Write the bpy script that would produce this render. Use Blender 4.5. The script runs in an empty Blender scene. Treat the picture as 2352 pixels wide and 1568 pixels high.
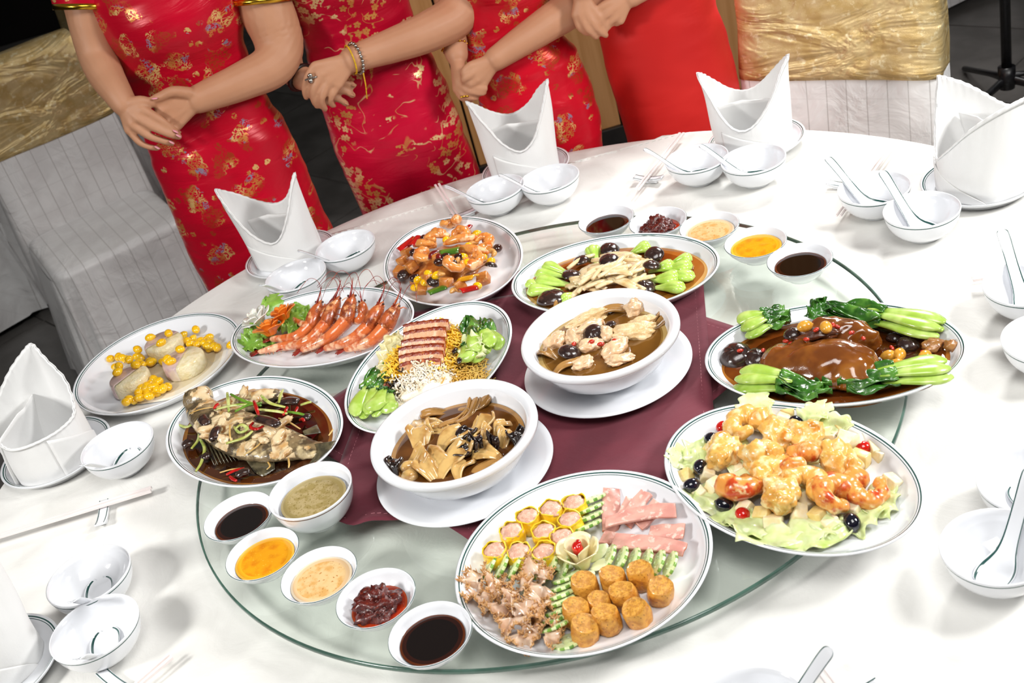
import bpy, bmesh, math, random
from math import sin, cos, pi, sqrt, atan2, radians, exp
from mathutils import Vector, Matrix, noise
random.seed(7)
SC = bpy.context.scene
COL = SC.collection
# ---------------------------------------------------------------- camera, light, exposure
TZ = 0.75                       # table top
HC = TZ + 1.08764               # camera height
FPX, PIT, ROL = 2757.33, 0.552331672, -0.284185212
cam = bpy.data.cameras.new('camera'); cam.sensor_width = 36; cam.lens = FPX/2352*36
cam.clip_start = .05; cam.clip_end = 60
cam.dof.use_dof = True; cam.dof.focus_distance = 1.9; cam.dof.aperture_fstop = 9
co = bpy.data.objects.new('camera', cam); COL.objects.link(co)
_f = Vector((0, cos(PIT), -sin(PIT))); _u = Vector((0, sin(PIT), cos(PIT))); _r = Vector((1, 0, 0))
_cr, _sr = cos(ROL), sin(ROL)
_X = _r*_cr + _u*_sr; _Y = -_r*_sr + _u*_cr
_M = Matrix((( _X.x, _Y.x, -_f.x), (_X.y, _Y.y, -_f.y), (_X.z, _Y.z, -_f.z)))
co.matrix_world = Matrix.Translation((0, 0, HC)) @ _M.to_4x4()
SC.camera = co
w = bpy.data.worlds.new('world'); SC.world = w; w.use_nodes = True
w.node_tree.nodes['Background'].inputs[0].default_value = (1, .985, .97, 1)
w.node_tree.nodes['Background'].inputs[1].default_value = .13
def area(name, loc, target, size, power, col=(1, 1, 1), size_y=None, spread=180):
    l = bpy.data.lights.new(name, 'AREA'); l.size = size; l.energy = power; l.color = col
    if size_y: l.shape = 'RECTANGLE'; l.size_y = size_y
    o = bpy.data.objects.new(name, l); COL.objects.link(o); o.location = loc
    l.spread = radians(spread)
    o.rotation_euler = (Vector(target)-Vector(loc)).to_track_quat('-Z', 'Y').to_euler()
    return o
area('softbox_right', (1.95, 1.0, 2.05), (.3, 1.7, .8), .45, 40, (1, .99, .975))
area('softbox_left', (-2.0, .55, 2.15), (-.1, 1.6, .8), .4, 17, (1, .985, .96), None, 115)
area('strobe_on_stand', (1.66, 3.30, 2.28), (.75, 1.9, .75), .45, 36, (1, .99, .975), None, 150)
area('bounce_overhead', (.3, .3, 3.1), (0, 1.6, .8), 1.2, 12, (1, .985, .96), None, 95)
SC.view_settings.view_transform = 'Standard'; SC.view_settings.look = 'None'
SC.view_settings.gamma = 1; SC.view_settings.use_curve_mapping = False
SC.view_settings.exposure = 0.0
# ---------------------------------------------------------------- helpers
def ray(px, py):
    x = (px-1176)/FPX; y = -(py-784)/FPX
    return _f + _X*x + _Y*y
def at(px, py, z=TZ):           # the point at height z seen there in the photograph
    d = ray(px, py); t = (z-HC)/d.z
    return Vector((d.x*t, d.y*t, z))
def av(px, py, y):              # the point at distance y from the camera wall seen there
    d = ray(px, py); t = y/d.y
    return Vector((d.x*t, y, HC+d.z*t))
def pxof(p):
    q = Vector(p)-Vector((0, 0, HC)); k = FPX/q.dot(_f)
    return 1176+q.dot(_X)*k, 784-q.dot(_Y)*k
def lin(h):
    h = h.lstrip('#'); c = [int(h[i:i+2], 16)/255 for i in (0, 2, 4)]
    return tuple(((x+.055)/1.055)**2.4 if x > .04045 else x/12.92 for x in c)+(1,)
class NT:
    def __init__(s, m): s.t = m.node_tree; s.n = s.t.nodes
    def new(s, k, **kw):
        n = s.n.new(k)
        for a, b in kw.items(): setattr(n, a, b)
        return n
    def ln(s, a, b): s.t.links.new(a, b)
    def math(s, op, a, b=None, c=None):
        n = s.n.new('ShaderNodeMath'); n.operation = op
        for i, v in enumerate((a, b, c)):
            if v is None: continue
            if isinstance(v, (int, float)): n.inputs[i].default_value = v
            else: s.ln(v, n.inputs[i])
        return n.outputs[0]
    def mix(s, f, a, b, bl='MIX'):
        n = s.n.new('ShaderNodeMix'); n.data_type = 'RGBA'; n.blend_type = bl
        for i, v in ((0, f), (6, a), (7, b)):
            if isinstance(v, (int, float)): n.inputs[i].default_value = v
            elif isinstance(v, (tuple, list)): n.inputs[i].default_value = v
            else: s.ln(v, n.inputs[i])
        return n.outputs[2]
    def ramp(s, f, lo, hi):
        n = s.n.new('ShaderNodeMapRange'); n.interpolation_type = 'SMOOTHSTEP'
        n.inputs[1].default_value = lo; n.inputs[2].default_value = hi; s.ln(f, n.inputs[0])
        return n.outputs[0]
    def noise(s, scale, det=3, vec=None, rough=.55, dist=0):
        n = s.n.new('ShaderNodeTexNoise'); n.inputs['Scale'].default_value = scale
        n.inputs['Detail'].default_value = det; n.inputs['Roughness'].default_value = rough
        n.inputs['Distortion'].default_value = dist
        if vec is not None: s.ln(vec, n.inputs['Vector'])
        return n.outputs[0]
_mats = {}
def mat(name, col, rough=.5, col2=None, sc=40, lo=.4, hi=.6, col3=None, sc3=90, lo3=.55, hi3=.7, bump=0, bsc=None, spec=.5,
        metal=0, sss=0, coat=0, sheen=0, trans=0, str3=None, det=3, aniso=0):
    if name in _mats: return _mats[name]
    m = bpy.data.materials.new(name); m.use_nodes = True; t = NT(m); b = t.n['Principled BSDF']
    tc = t.new('ShaderNodeTexCoord').outputs['Object']
    c = lin(col); b.inputs['Base Color'].default_value = c; m.diffuse_color = c
    src = None
    if str3:
        mp = t.new('ShaderNodeMapping'); mp.inputs['Scale'].default_value = str3; t.ln(tc, mp.inputs[0]); tc = mp.outputs[0]
    if col2:
        src = t.mix(t.ramp(t.noise(sc, det, tc), lo, hi), c, lin(col2))
    if col3:
        src = t.mix(t.ramp(t.noise(sc3, det, tc), lo3, hi3), src if src else c, lin(col3))
    if src: t.ln(src, b.inputs['Base Color'])
    b.inputs['Roughness'].default_value = rough; b.inputs['Metallic'].default_value = metal
    b.inputs['Specular IOR Level'].default_value = spec
    b.inputs['Coat Weight'].default_value = coat; b.inputs['Coat Roughness'].default_value = .06
    b.inputs['Sheen Weight'].default_value = sheen
    b.inputs['Transmission Weight'].default_value = trans
    if sss:
        b.inputs['Subsurface Weight'].default_value = sss; b.inputs['Subsurface Scale'].default_value = .006
        b.inputs['Subsurface Radius'].default_value = (1, .5, .3)
    if bump:
        bn = t.new('ShaderNodeBump'); bn.inputs['Strength'].default_value = min(1, bump); bn.inputs['Distance'].default_value = .002
        t.ln(t.noise(bsc or sc*2, 4, tc), bn.inputs['Height']); t.ln(bn.outputs[0], b.inputs['Normal'])
    _mats[name] = m
    return m
_ico = {}
def ico(s):
    if s not in _ico:
        bm = bmesh.new(); bmesh.ops.create_icosphere(bm, subdivisions=s, radius=1)
        _ico[s] = ([v.co.copy() for v in bm.verts], [[v.index for v in f.verts] for f in bm.faces]); bm.free()
    return _ico[s]
def spl(pts, n):                # Catmull-Rom through tuples of any length
    out = []; P = [tuple(p) for p in pts]
    P = [tuple(2*a-b for a, b in zip(P[0], P[1]))]+P+[tuple(2*a-b for a, b in zip(P[-1], P[-2]))]
    k = len(P)-3
    for i in range(n):
        u = i/(n-1)*k; j = min(int(u), k-1); t = u-j
        out.append(tuple(.5*((2*b)+(-a+c)*t+(2*a-5*b+4*c-d)*t*t+(-a+3*b-3*c+d)*t*t*t) for a, b, c, d in zip(*P[j:j+4])))
    return out
class G:
    def __init__(s): s.v = []; s.f = []; s.m = []; s.uv = []
    def add(s, vs, fs, m=0):
        o = len(s.v); s.v += [tuple(v) for v in vs]
        for i, f in enumerate(fs):
            s.f.append([j+o for j in f]); s.m.append(m[i] if isinstance(m, list) else m)
        return s
    def lathe(s, prof, n=56, ms=None, cap0=False, cap1=False, c=(0, 0, 0)):   # prof rows (a, b, z)
        vs = []; fs = []; mm = []
        for a, b, z in prof:
            for i in range(n):
                t = 2*pi*i/n; vs.append((c[0]+a*cos(t), c[1]+b*sin(t), c[2]+z))
        for k in range(len(prof)-1):
            for i in range(n):
                j = (i+1) % n; fs.append([k*n+i, k*n+j, (k+1)*n+j, (k+1)*n+i]); mm.append(ms[k] if ms else 0)
        if cap0: fs.append(list(range(n))[::-1]); mm.append(ms[0] if ms else 0)
        if cap1: fs.append([(len(prof)-1)*n+i for i in range(n)]); mm.append(ms[-1] if ms else 0)
        return s.add(vs, fs, mm)
    def tube(s, pts, rads, n=10, m=0, flat=1, up=(0, 0, 1), caps=True, round_=True, spin=0):
        P = [Vector(p[:3]) for p in pts]; up = Vector(up); vs = []; fs = []
        if not isinstance(rads, (list, tuple)): rads = [rads]*len(P)
        R = [(r, r*flat) if not isinstance(r, tuple) else r for r in rads]
        if round_ and caps:
            d0 = (P[0]-P[1]).normalized(); d1 = (P[-1]-P[-2]).normalized()
            r0 = min(R[0]); r1 = min(R[-1])
            P = [P[0]+d0*r0*.8, P[0]+d0*r0*.45]+P+[P[-1]+d1*r1*.45, P[-1]+d1*r1*.8]
            R = [tuple(x*.35 for x in R[0]), tuple(x*.82 for x in R[0])]+R+[tuple(x*.82 for x in R[-1]), tuple(x*.35 for x in R[-1])]
        side = None
        for i, p in enumerate(P):
            t = (P[min(i+1, len(P)-1)]-P[max(i-1, 0)]).normalized()
            sd = up.cross(t)
            if sd.length < .05: sd = side or Vector((1, 0, 0)).cross(t)
            sd.normalize(); nr = t.cross(sd); side = sd
            for k in range(n):
                a = 2*pi*k/n+spin; vs.append(p+sd*R[i][0]*cos(a)+nr*R[i][1]*sin(a))
        for i in range(len(P)-1):
            for k in range(n):
                l = (k+1) % n; fs.append([i*n+k, i*n+l, (i+1)*n+l, (i+1)*n+k])
        if caps: fs.append(list(range(n))[::-1]); fs.append([(len(P)-1)*n+k for k in range(n)])
        return s.add(vs, fs, m)
    def blob(s, c=(0, 0, 0), r=(1, 1, 1), amp=.1, fr=1.5, seed=0, sub=3, rot=None, m=0):
        V, F = ico(sub); c = Vector(c); so = Vector((seed*7.13, seed*3.7, seed*1.9)); vs = []
        for v in V:
            k = 1+amp*noise.fractal(v*fr+so, .9, 2, 3) if amp else 1
            q = Vector((v.x*r[0]*k, v.y*r[1]*k, v.z*r[2]*k))
            if rot: q = rot @ q
            vs.append(c+q)
        return s.add(vs, F, m)
    def box(s, a, b, m=0, M=None):
        vs = [Vector((x, y, z)) for x in (a[0], b[0]) for y in (a[1], b[1]) for z in (a[2], b[2])]
        if M: vs = [M @ v for v in vs]
        return s.add(vs, [[0, 1, 3, 2], [4, 6, 7, 5], [0, 4, 5, 1], [2, 3, 7, 6], [0, 2, 6, 4], [1, 5, 7, 3]], m)
    def sheet(s, nx, ny, fn, m=0, wrap=False):
        vs = [fn(i/(nx-1) if not wrap else i/nx, j/(ny-1)) for j in range(ny) for i in range(nx)]
        fs = []
        for j in range(ny-1):
            for i in range(nx if wrap else nx-1):
                k = (i+1) % nx; fs.append([j*nx+i, j*nx+k, (j+1)*nx+k, (j+1)*nx+i])
        return s.add(vs, fs, m)
    def mesh(s, name, mats, smooth=True):
        me = bpy.data.meshes.new(name); me.from_pydata(s.v, [], s.f)
        for m in mats: me.materials.append(m)
        if len(mats) > 1: me.polygons.foreach_set('material_index', s.m)
        if smooth: me.polygons.foreach_set('use_smooth', [True]*len(me.polygons))
        me.update(); return me
    def obj(s, name, mats, parent=None, loc=None, rot=None, smooth=True, thick=0, off=0, bevel=0, sub=0):
        if not isinstance(mats, (list, tuple)): mats = [mats]
        o = bpy.data.objects.new(name, s.mesh(name, mats, smooth)); COL.objects.link(o)
        if parent: o.parent = parent
        if loc is not None: o.location = loc
        if rot is not None: o.rotation_euler = rot
        if thick:
            md = o.modifiers.new('thickness', 'SOLIDIFY'); md.thickness = thick; md.offset = off
        if bevel:
            md = o.modifiers.new('bevel', 'BEVEL'); md.width = bevel; md.segments = 2; md.limit_method = 'ANGLE'
        if sub:
            md = o.modifiers.new('subd', 'SUBSURF'); md.levels = sub; md.render_levels = sub
        return o
def tag(o, label, cat, group=None, kind=None):
    o['label'] = label; o['category'] = cat
    if group: o['group'] = group
    if kind: o['kind'] = kind
    return o
def struct(o): o['kind'] = 'structure'; return o
def empty(name, loc=(0, 0, 0), rz=0, rot=None):
    o = bpy.data.objects.new(name, None); COL.objects.link(o); o.location = loc
    o.rotation_euler = rot or (0, 0, rz); o.empty_display_size = .02
    return o
def copy_tree(o, loc=None, rz=None, rot=None, scale=None):
    c = o.copy(); COL.objects.link(c)
    for ch in o.children:
        d = ch.copy(); COL.objects.link(d); d.parent = c
        for g in ch.children:
            e = g.copy(); COL.objects.link(e); e.parent = d
    if loc is not None: c.location = loc
    if rz is not None: c.rotation_euler = (0, 0, rz)
    if rot is not None: c.rotation_euler = rot
    if scale is not None: c.scale = scale if isinstance(scale, tuple) else (scale,)*3
    return c
_ON = ['', 'second', 'third', 'fourth', 'fifth', 'sixth', 'seventh', 'eighth', 'ninth', 'tenth', 'eleventh', 'twelfth', 'thirteenth', 'fourteenth', 'fifteenth', 'sixteenth']
def ordlab(pts, base, tail):    # one label per picture point, told apart by order from the left
    o = sorted(range(len(pts)), key=lambda i: pts[i][0]); r = [None]*len(pts)
    for k, i in enumerate(o):
        if len(pts) == 1: r[i] = f'{base} {tail}'
        elif k == 0: r[i] = f'{base} {tail}, the leftmost'
        elif k == len(pts)-1: r[i] = f'{base} {tail}, the rightmost'
        else: r[i] = f'{base} {tail}, {_ON[k]} from the left'
    return r
def remesh(g, name, mats, voxel, smooth=4, parent=None, disp=None):
    o = g.obj(name, mats)
    md = o.modifiers.new('r', 'REMESH'); md.mode = 'VOXEL'; md.voxel_size = voxel; md.use_smooth_shade = True
    sm = o.modifiers.new('s', 'SMOOTH'); sm.factor = .5; sm.iterations = smooth
    dg = bpy.context.evaluated_depsgraph_get(); dg.update()
    me = bpy.data.meshes.new_from_object(o.evaluated_get(dg)); me.name = name
    o.modifiers.clear(); old = o.data; o.data = me; bpy.data.meshes.remove(old)
    if not me.materials:
        for m in (mats if isinstance(mats, (list, tuple)) else [mats]): me.materials.append(m)
    me.polygons.foreach_set('use_smooth', [True]*len(me.polygons))
    if parent: o.parent = parent
    return o
# ---------------------------------------------------------------- setting
M_tile = mat('floor_stone', '#6c6966', .3, '#565350', 6, .3, .7, bump=.15, bsc=60)
M_grout = mat('floor_grout', '#6f6c68', .8, '#66635f', 3)
M_wood = mat('wall_wood', '#c4915c', .42, '#b3804a', 3, .3, .7, str3=(14, 14, .8), coat=.2)
M_dark = mat('dark_wall', '#151210', .6, '#1d1916', 4)
M_black = mat('skirting_black', '#100e0d', .4, '#181513', 20)
M_ceil = mat('ceiling_paint', '#cfc9be', .9, '#c4beb3', 3)
g = G(); g.box((-4.2, -1.6, -.05), (4.2, 9.0, -.006)); floor = struct(g.obj('floor', M_grout, smooth=False))
tg = G(); s_ = .6; tg.box((-s_/2+.004, -s_/2+.004, -.03), (s_/2-.004, s_/2-.004, 0)); tme = tg.mesh('floor_tile', [M_tile], False)
ang = radians(38)
for i in range(-16, 17):
    for j in range(-16, 17):
        x = 1.79+(i*cos(ang)-j*sin(ang))*s_; y = 4.05+(i*sin(ang)+j*cos(ang))*s_
        if -3.9 < x < 3.9 and -1.2 < y < 8.3:
            o = bpy.data.objects.new('floor_tile', tme); COL.objects.link(o); o.parent = floor
            o.location = (x, y, random.uniform(-.0006, .0006)); o.rotation_euler = (0, 0, ang)
# wood clad back wall: three boards with a shadow gap each, on a black core
WY = 4.05
g = G(); g.box((-.16, WY+.025, 0), (1.26, WY+.14, 2.9)); wb = struct(g.obj('wall_back', M_black, smooth=False))
for x0, x1 in ((-.16, .06), (.068, .60), (.608, 1.26)):
    p = G(); p.box((x0, WY, .1), (x1, WY+.03, 2.9)); p.obj('panel', M_wood, wb, smooth=False, bevel=.002)
g = G(); g.box((-.17, WY-.018, 0), (1.27, WY+.03, .1)); struct(g.obj('baseboard_back', M_black, smooth=False, bevel=.002))
g = G(); g.box((-4.2, 8.6, 0), (4.2, 8.75, 2.9)); struct(g.obj('wall_far', M_dark, smooth=False))
g = G(); g.box((-4.2, -1.6, 0), (-4.05, 8.6, 2.9)); struct(g.obj('wall_left', M_dark, smooth=False))
g = G(); g.box((4.05, -1.6, 0), (4.2, 8.6, 2.9)); struct(g.obj('wall_right', M_dark, smooth=False))
g = G(); g.box((-4.2, -1.75, 0), (4.2, -1.6, 2.9)); struct(g.obj('wall_front', M_dark, smooth=False))
# ---------------------------------------------------------------- table, cloths, turntable
TC = Vector((.026, 1.535, TZ)); TR = .971
def cloth_mat(name, c1, c2, rough=.75, weave=900, fold=.5):
    m = bpy.data.materials.new(name); m.use_nodes = True; t = NT(m); b = t.n['Principled BSDF']
    tc = t.new('ShaderNodeTexCoord').outputs['Object']
    t.ln(t.mix(t.ramp(t.noise(7, 4, tc, dist=.6), .35, .7), lin(c1), lin(c2)), b.inputs['Base Color'])
    b.inputs['Roughness'].default_value = rough; b.inputs['Sheen Weight'].default_value = .15
    b1 = t.new('ShaderNodeBump'); b1.inputs['Strength'].default_value = fold; b1.inputs['Distance'].default_value = .006
    t.ln(t.noise(9, 5, tc, dist=1.2), b1.inputs['Height'])
    b2 = t.new('ShaderNodeBump'); b2.inputs['Strength'].default_value = .18; b2.inputs['Distance'].default_value = .0006
    t.ln(t.noise(weave, 1, tc), b2.inputs['Height']); t.ln(b1.outputs[0], b2.inputs['Normal']); t.ln(b2.outputs[0], b.inputs['Normal'])
    return m
M_cloth = cloth_mat('ivory_cloth', '#e9e8e4', '#e2e1dc')
M_cloth2 = cloth_mat('ivory_underlay', '#e6e4df', '#dedad4')
M_napk = cloth_mat('napkin_white', '#ebebea', '#e6e6e5', .8, 1200, .25)
M_maroon = cloth_mat('maroon_cloth', '#6d2433', '#5f1d2c', .85, 1000, .35)
M_metal = mat('table_metal', '#6b6b6b', .35, metal=1)
M_ply = mat('table_ply', '#9a7b54', .6, '#8a6b46', 8)
table = tag(empty('banquet_table', (TC.x, TC.y, 0)), 'large round banquet table hidden under the ivory cloth', 'table')
g = G(); g.lathe([(TR-.006, TR-.006, TZ-.03), (TR-.004, TR-.004, TZ-.006)], 96, cap0=True, cap1=True); g.obj('tabletop', M_ply, table, smooth=False)
g = G(); g.lathe([(.05, .05, .04), (.05, .05, TZ-.03)], 24, cap0=True, cap1=True); g.obj('column', M_metal, table)
for k in range(4):
    a = k*pi/2+.5; g = G(); g.tube([(.04*cos(a), .04*sin(a), .06), (.3*cos(a), .3*sin(a), .03), (.45*cos(a), .45*sin(a), .015)], [.03, .022, .015]); g.obj('foot', M_metal, table)
# base cloth with a hanging skirt of soft folds
g = G(); n = 240; rings = []
for r in (0, .3, .6, .8, .9, .95): rings.append([(r*cos(2*pi*i/n), r*sin(2*pi*i/n), TZ-.004) for i in range(n)])
for z, rr in ((TZ-.005, TR-.004), (TZ-.009, TR), (TZ-.02, TR+.004)): rings.append([(rr*cos(2*pi*i/n), rr*sin(2*pi*i/n), z) for i in range(n)])
for k in range(1, 9):
    z = TZ-.02-.235*k/8; row = []
    for i in range(n):
        a = 2*pi*i/n; rr = TR+.006+.022*(k/8)*(1+.9*sin(a*22+1.2*sin(a*3)))+.004*k/8*sin(a*51)
        row.append((rr*cos(a), rr*sin(a), z))
    rings.append(row)
vs = [p for r in rings for p in r]; fs = []
for k in range(len(rings)-1):
    for i in range(n): fs.append([k*n+i, k*n+(i+1) % n, (k+1)*n+(i+1) % n, (k+1)*n+i])
g.add(vs, fs)
under = tag(g.obj('tablecloth', M_cloth2, loc=(TC.x, TC.y, 0)), 'ivory cloth draped over the round table to its far rim', 'tablecloth')
# top cloth: covers the table up to a straight hem near the far side
HY = 2.412-TC.y
def top_pt(u, v):
    a = 2*pi*u; r = (TR+.0055)*v
    x, y = r*cos(a), r*sin(a)
    hem = HY+.004*sin(x*9)-.018*abs(x)
    z = TZ
    if y > hem:                 # fold the disc back at the hem
        y = hem
    z += .0012*noise.noise(Vector((x*5, y*5, 0)))*(1-v*.5)
    return (x, y, z)
g = G(); g.sheet(200, 60, top_pt, wrap=True)
rim = [top_pt(i/200, 1) for i in range(200)]
sk = []
for k in range(0, 6):
    row = []
    for i, p in enumerate(rim):
        a = 2*pi*i/200; h = math.hypot(p[0], p[1])
        if h < TR-.01: row.append((p[0], p[1], p[2]-.0015*(k > 0))); continue
        rr = TR+.008+.024*(k/5)*(1+.9*sin(a*22+1.2*sin(a*3)))+.004*min(1, k)
        row.append((rr*cos(a), rr*sin(a), TZ-.004-.2*k/5))
    sk.append(row)
vs = [p for r in sk for p in r]; fs = [[k*200+i, k*200+(i+1) % 200, (k+1)*200+(i+1) % 200, (k+1)*200+i] for k in range(5) for i in range(200)]
g.add(vs, fs)
topc = tag(g.obj('table_overlay', M_cloth, loc=(TC.x, TC.y, 0)), 'upper ivory cloth on the table ending in a straight stitched hem', 'tablecloth')
g = G()
for i in range(64):
    x = -.46+.92*i/64; y = HY+.004*sin(x*9)-.018*abs(x)-.008
    g.box((x, y-.0008, TZ+.0004), (x+.0075, y+.0008, TZ+.0018))
st = g.obj('hem_stitching', M_cloth2, topc, smooth=False); st['kind'] = 'stuff'
# glass turntable
TT = .783; TU = Vector((.0146, 1.5474, 0)); TUR = .5518
def glass_mat(f0):
    m = bpy.data.materials.new('green_glass'); m.use_nodes = True; t = NT(m)
    for x in list(t.n):
        if x.type == 'BSDF_PRINCIPLED': t.n.remove(x)
    out = [x for x in t.n if x.type == 'OUTPUT_MATERIAL'][0]
    tr = t.new('ShaderNodeBsdfTransparent'); tr.inputs[0].default_value = (.962, .982, .966, 1)
    gl = t.new('ShaderNodeBsdfGlossy'); gl.inputs[1].default_value = .015; gl.inputs[0].default_value = (.95, 1, .97, 1)
    lw = t.new('ShaderNodeLayerWeight'); lw.inputs[0].default_value = .5
    fr = t.math('MULTIPLY_ADD', t.math('POWER', lw.outputs[1], 4), .9, f0)
    mx = t.new('ShaderNodeMixShader'); t.ln(fr, mx.inputs[0]); t.ln(tr.outputs[0], mx.inputs[1]); t.ln(gl.outputs[0], mx.inputs[2])
    t.ln(mx.outputs[0], out.inputs[0]); return m
M_glass = glass_mat(.045); M_glassu = glass_mat(.02)
M_gedge = mat('glass_edge', '#4a685c', .12, '#3d574c', 20, spec=.7)
tt = tag(empty('turntable', (TU.x, TU.y, TZ)), 'large round clear green glass turntable in the middle of the table', 'turntable')
h = TT-TZ
g = G(); g.lathe([(TUR-.003, TUR-.003, h-.007), (TUR-.003, TUR-.003, h-.0065)], 160, cap0=True)
g2 = G(); g2.lathe([(TUR-.0025, TUR-.0025, h-.0001), (TUR-.003, TUR-.003, h)], 160, cap1=True)
g.obj('glass_underside', M_glassu, tt, smooth=False); g2.obj('glass_disc', M_glass, tt, smooth=False)
g = G(); g.lathe([(TUR-.0025, TUR-.0025, h-.0072), (TUR-.001, TUR-.001, h-.0068), (TUR, TUR, h-.0058), (TUR, TUR, h-.0014), (TUR-.001, TUR-.001, h-.0004), (TUR-.003, TUR-.003, h+.0001)], 200)
g.obj('glass_edge', M_gedge, tt)['label'] = 'dark green polished glass edge'
g = G(); g.lathe([(.16, .16, 0.002), (.16, .16, .008), (.15, .15, .012), (.13, .13, .0245)], 64, cap0=True, cap1=True); g.obj('bearing', M_metal, tt)
# two maroon cloths crossed on the glass
def square_cloth(name, c, side, ang, z, label, seed, corner_flip=None):
    N = 56; hs = side/2
    def fn(u, v):
        x = (u-.5)*side; y = (v-.5)*side
        e = max(abs(u-.5), abs(v-.5))*2
        hem = .0011 if e > .955 else 0
        zz = z+.0012+.0012*noise.noise(Vector((x*9+seed, y*9, 0)))+hem
        ex = max(0, e-.8)/.2
        zz += .006*ex*max(0, noise.noise(Vector((x*11+seed*2, y*11, 3))))
        if corner_flip:
            d = math.hypot(x-corner_flip[0]*hs, y-corner_flip[1]*hs)
            k = max(0, 1-d/.13); zz += .010*k*(1+sin(d*95))*.8; y += .006*k*sin(d*60)
        return (x, y, zz)
    g = G(); g.sheet(N, N, fn)
    o = g.obj(name, M_maroon, loc=(c[0], c[1], 0), rot=(0, 0, ang), thick=.0009, off=1)
    s = G()
    q = hs*.95
    for k in range(4):
        for i in range(60):
            a = -q+2*q*i/60; b = a+2*q/60*.55
            P1 = [(a, -q), (b, -q)] if k == 0 else [(a, q), (b, q)] if k == 1 else [(-q, a), (-q, b)] if k == 2 else [(q, a), (q, b)]
            z0 = fn((P1[0][0])/side+.5, P1[0][1]/side+.5)
            s.box((P1[0][0]-.0004, P1[0][1]-.0004, z0[2]+.0006), (P1[1][0]+.0004, P1[1][1]+.0004, z0[2]+.0016))
    so = s.obj('stitching', M_thread, o, smooth=False); so['kind'] = 'stuff'
    return tag(o, label, 'cloth', 'maroon cloths under the dishes')
M_thread = mat('maroon_thread', '#a86a72', .8, '#b47a80', 30)
_a = square_cloth('table_napkin', (.0, 1.563), .567, radians(34), TT, 'maroon cloth laid cornerwise, its right corner running under the duck platter', 3.1)
_b = square_cloth('table_napkin', (.006, 1.565), .567, radians(-14), TT+.0026, 'upper maroon cloth with a rippled front corner beside the green sauce bowl', 1.7, corner_flip=(-1, -1))
# ---------------------------------------------------------------- crockery
M_cer = mat('white_ceramic', '#e6e8ec', .1, spec=.55, coat=.4)
M_strp = mat('green_glaze', '#2a504b', .15, coat=.4)
M_brst = mat('brown_glaze', '#6a4a36', .2, coat=.4)
def plate_profile(a, b, h=.03, well=.048):
    top = [(0, h), (.0022, h+.0006), (.0042, h-.0003), (.0060, h-.0011), (.0076, h-.0019), (.0086, h-.0023), (.012, h-.0065), (.02, h-.015), (.032, .0098), (well, .0066), (well+.012, .006)]
    und = [(.0035, h-.0042), (.02, h-.0192), (well-.004, .0035), (well-.002, 0), (well+.006, 0)]
    prof = [(a-d, b-d, z) for d, z in und[::-1]]+[(a-d, b-d, z) for d, z in top]
    ms = [0]*(len(prof)-1); k = len(und)
    ms[k+2] = 1; ms[k+4] = 1
    return prof, ms
def make_plate(name, a, b, h=.03, stripe=True):
    prof, ms = plate_profile(a, b, h)
    if not stripe: ms = [0]*len(ms)
    g = G(); g.lathe(prof, 120, ms, cap0=True); g.add([(x, y, z) for x, y, z in g.v[-120:]], [list(range(120))], 0)
    return g.obj(name, [M_cer, M_strp])
def liquid(a, b, z, mats, name='sauce', parent=None, edge=.8, wob=.02, seed=0, dome=0):
    n = 96; g = G(); rings = [(0.0, 0), (.4, 0), (.75, 0), (edge, 0), (.93, 0), (1, -.0004)]
    vs = [(0, 0, z+dome)]; fs = []
    for k, (r, dz) in enumerate(rings[1:]):
        for i in range(n):
            t = 2*pi*i/n; q = r*(1+wob*noise.noise(Vector((cos(t)*2+seed, sin(t)*2, seed))))
            vs.append((a*q*cos(t), b*q*sin(t), z+dz+dome*(1-r*r)))
    mm = []
    for i in range(n): fs.append([0, 1+i, 1+(i+1) % n]); mm.append(0)
    for k in range(4):
        for i in range(n):
            j = (i+1) % n; fs.append([1+k*n+i, 1+(k+1)*n+i, 1+(k+1)*n+j, 1+k*n+j]); mm.append(0 if k < 2 else min(k-1, len(mats)-1))
    g.add(vs, fs, mm)
    return g.obj(name, mats, parent)
def bowl_profile(r, h, foot):
    und = [(foot-.004, .004), (foot-.004, 0), (foot, 0), (foot+.001, .006)]
    for k in range(1, 8):
        t = k/8; und.append((foot+.001+(r-foot-.002)*sin(t*pi/2)**.9, .006+(h-.008)*(1-cos(t*pi/2))**.8))
    return und
def make_bowl(name='rice_bowl', r=.0627, h=.0525, foot=.027, stripe=True, smat=None):
    out = bowl_profile(r, h, foot); out += [(r-.0006, h-.0052), (r-.0003, h-.0034), (r, h-.0012)]
    n0 = len(out)
    inn = [(r-.0006, h), (r-.0022, h-.0002)]
    for k in range(7, 0, -1):
        t = k/8; inn.append(((r-.004)*sin(t*pi/2)**.85, .0075+(h-.009)*(1-cos(t*pi/2))**.85))
    prof = [(a, a, z) for a, z in out+inn]; ms = [0]*(len(prof)-1)
    if stripe: ms[n0-3] = 1
    g = G(); g.lathe(prof, 64, ms, cap0=True, cap1=True)
    return g.obj(name, [M_cer, smat or M_strp])
def make_dish(name='sauce_dish'):
    r = .0527
    out = [(.02, .003), (.02, 0), (.024, 0), (.027, .004), (.038, .012), (.047, .022), (.0515, .0295), (r-.0002, .0312), (r, .0326)]
    inn = [(r-.0008, .0332), (r-.0022, .0328), (.047, .0255), (.038, .0155), (.027, .0082), (.012, .0062)]
    prof = [(a, a, z) for a, z in out+inn]; ms = [0]*(len(prof)-1); ms[8] = 1
    g = G(); g.lathe(prof, 64, ms, cap0=True, cap1=True)
    return g.obj(name, [M_cer, M_strp])
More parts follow.
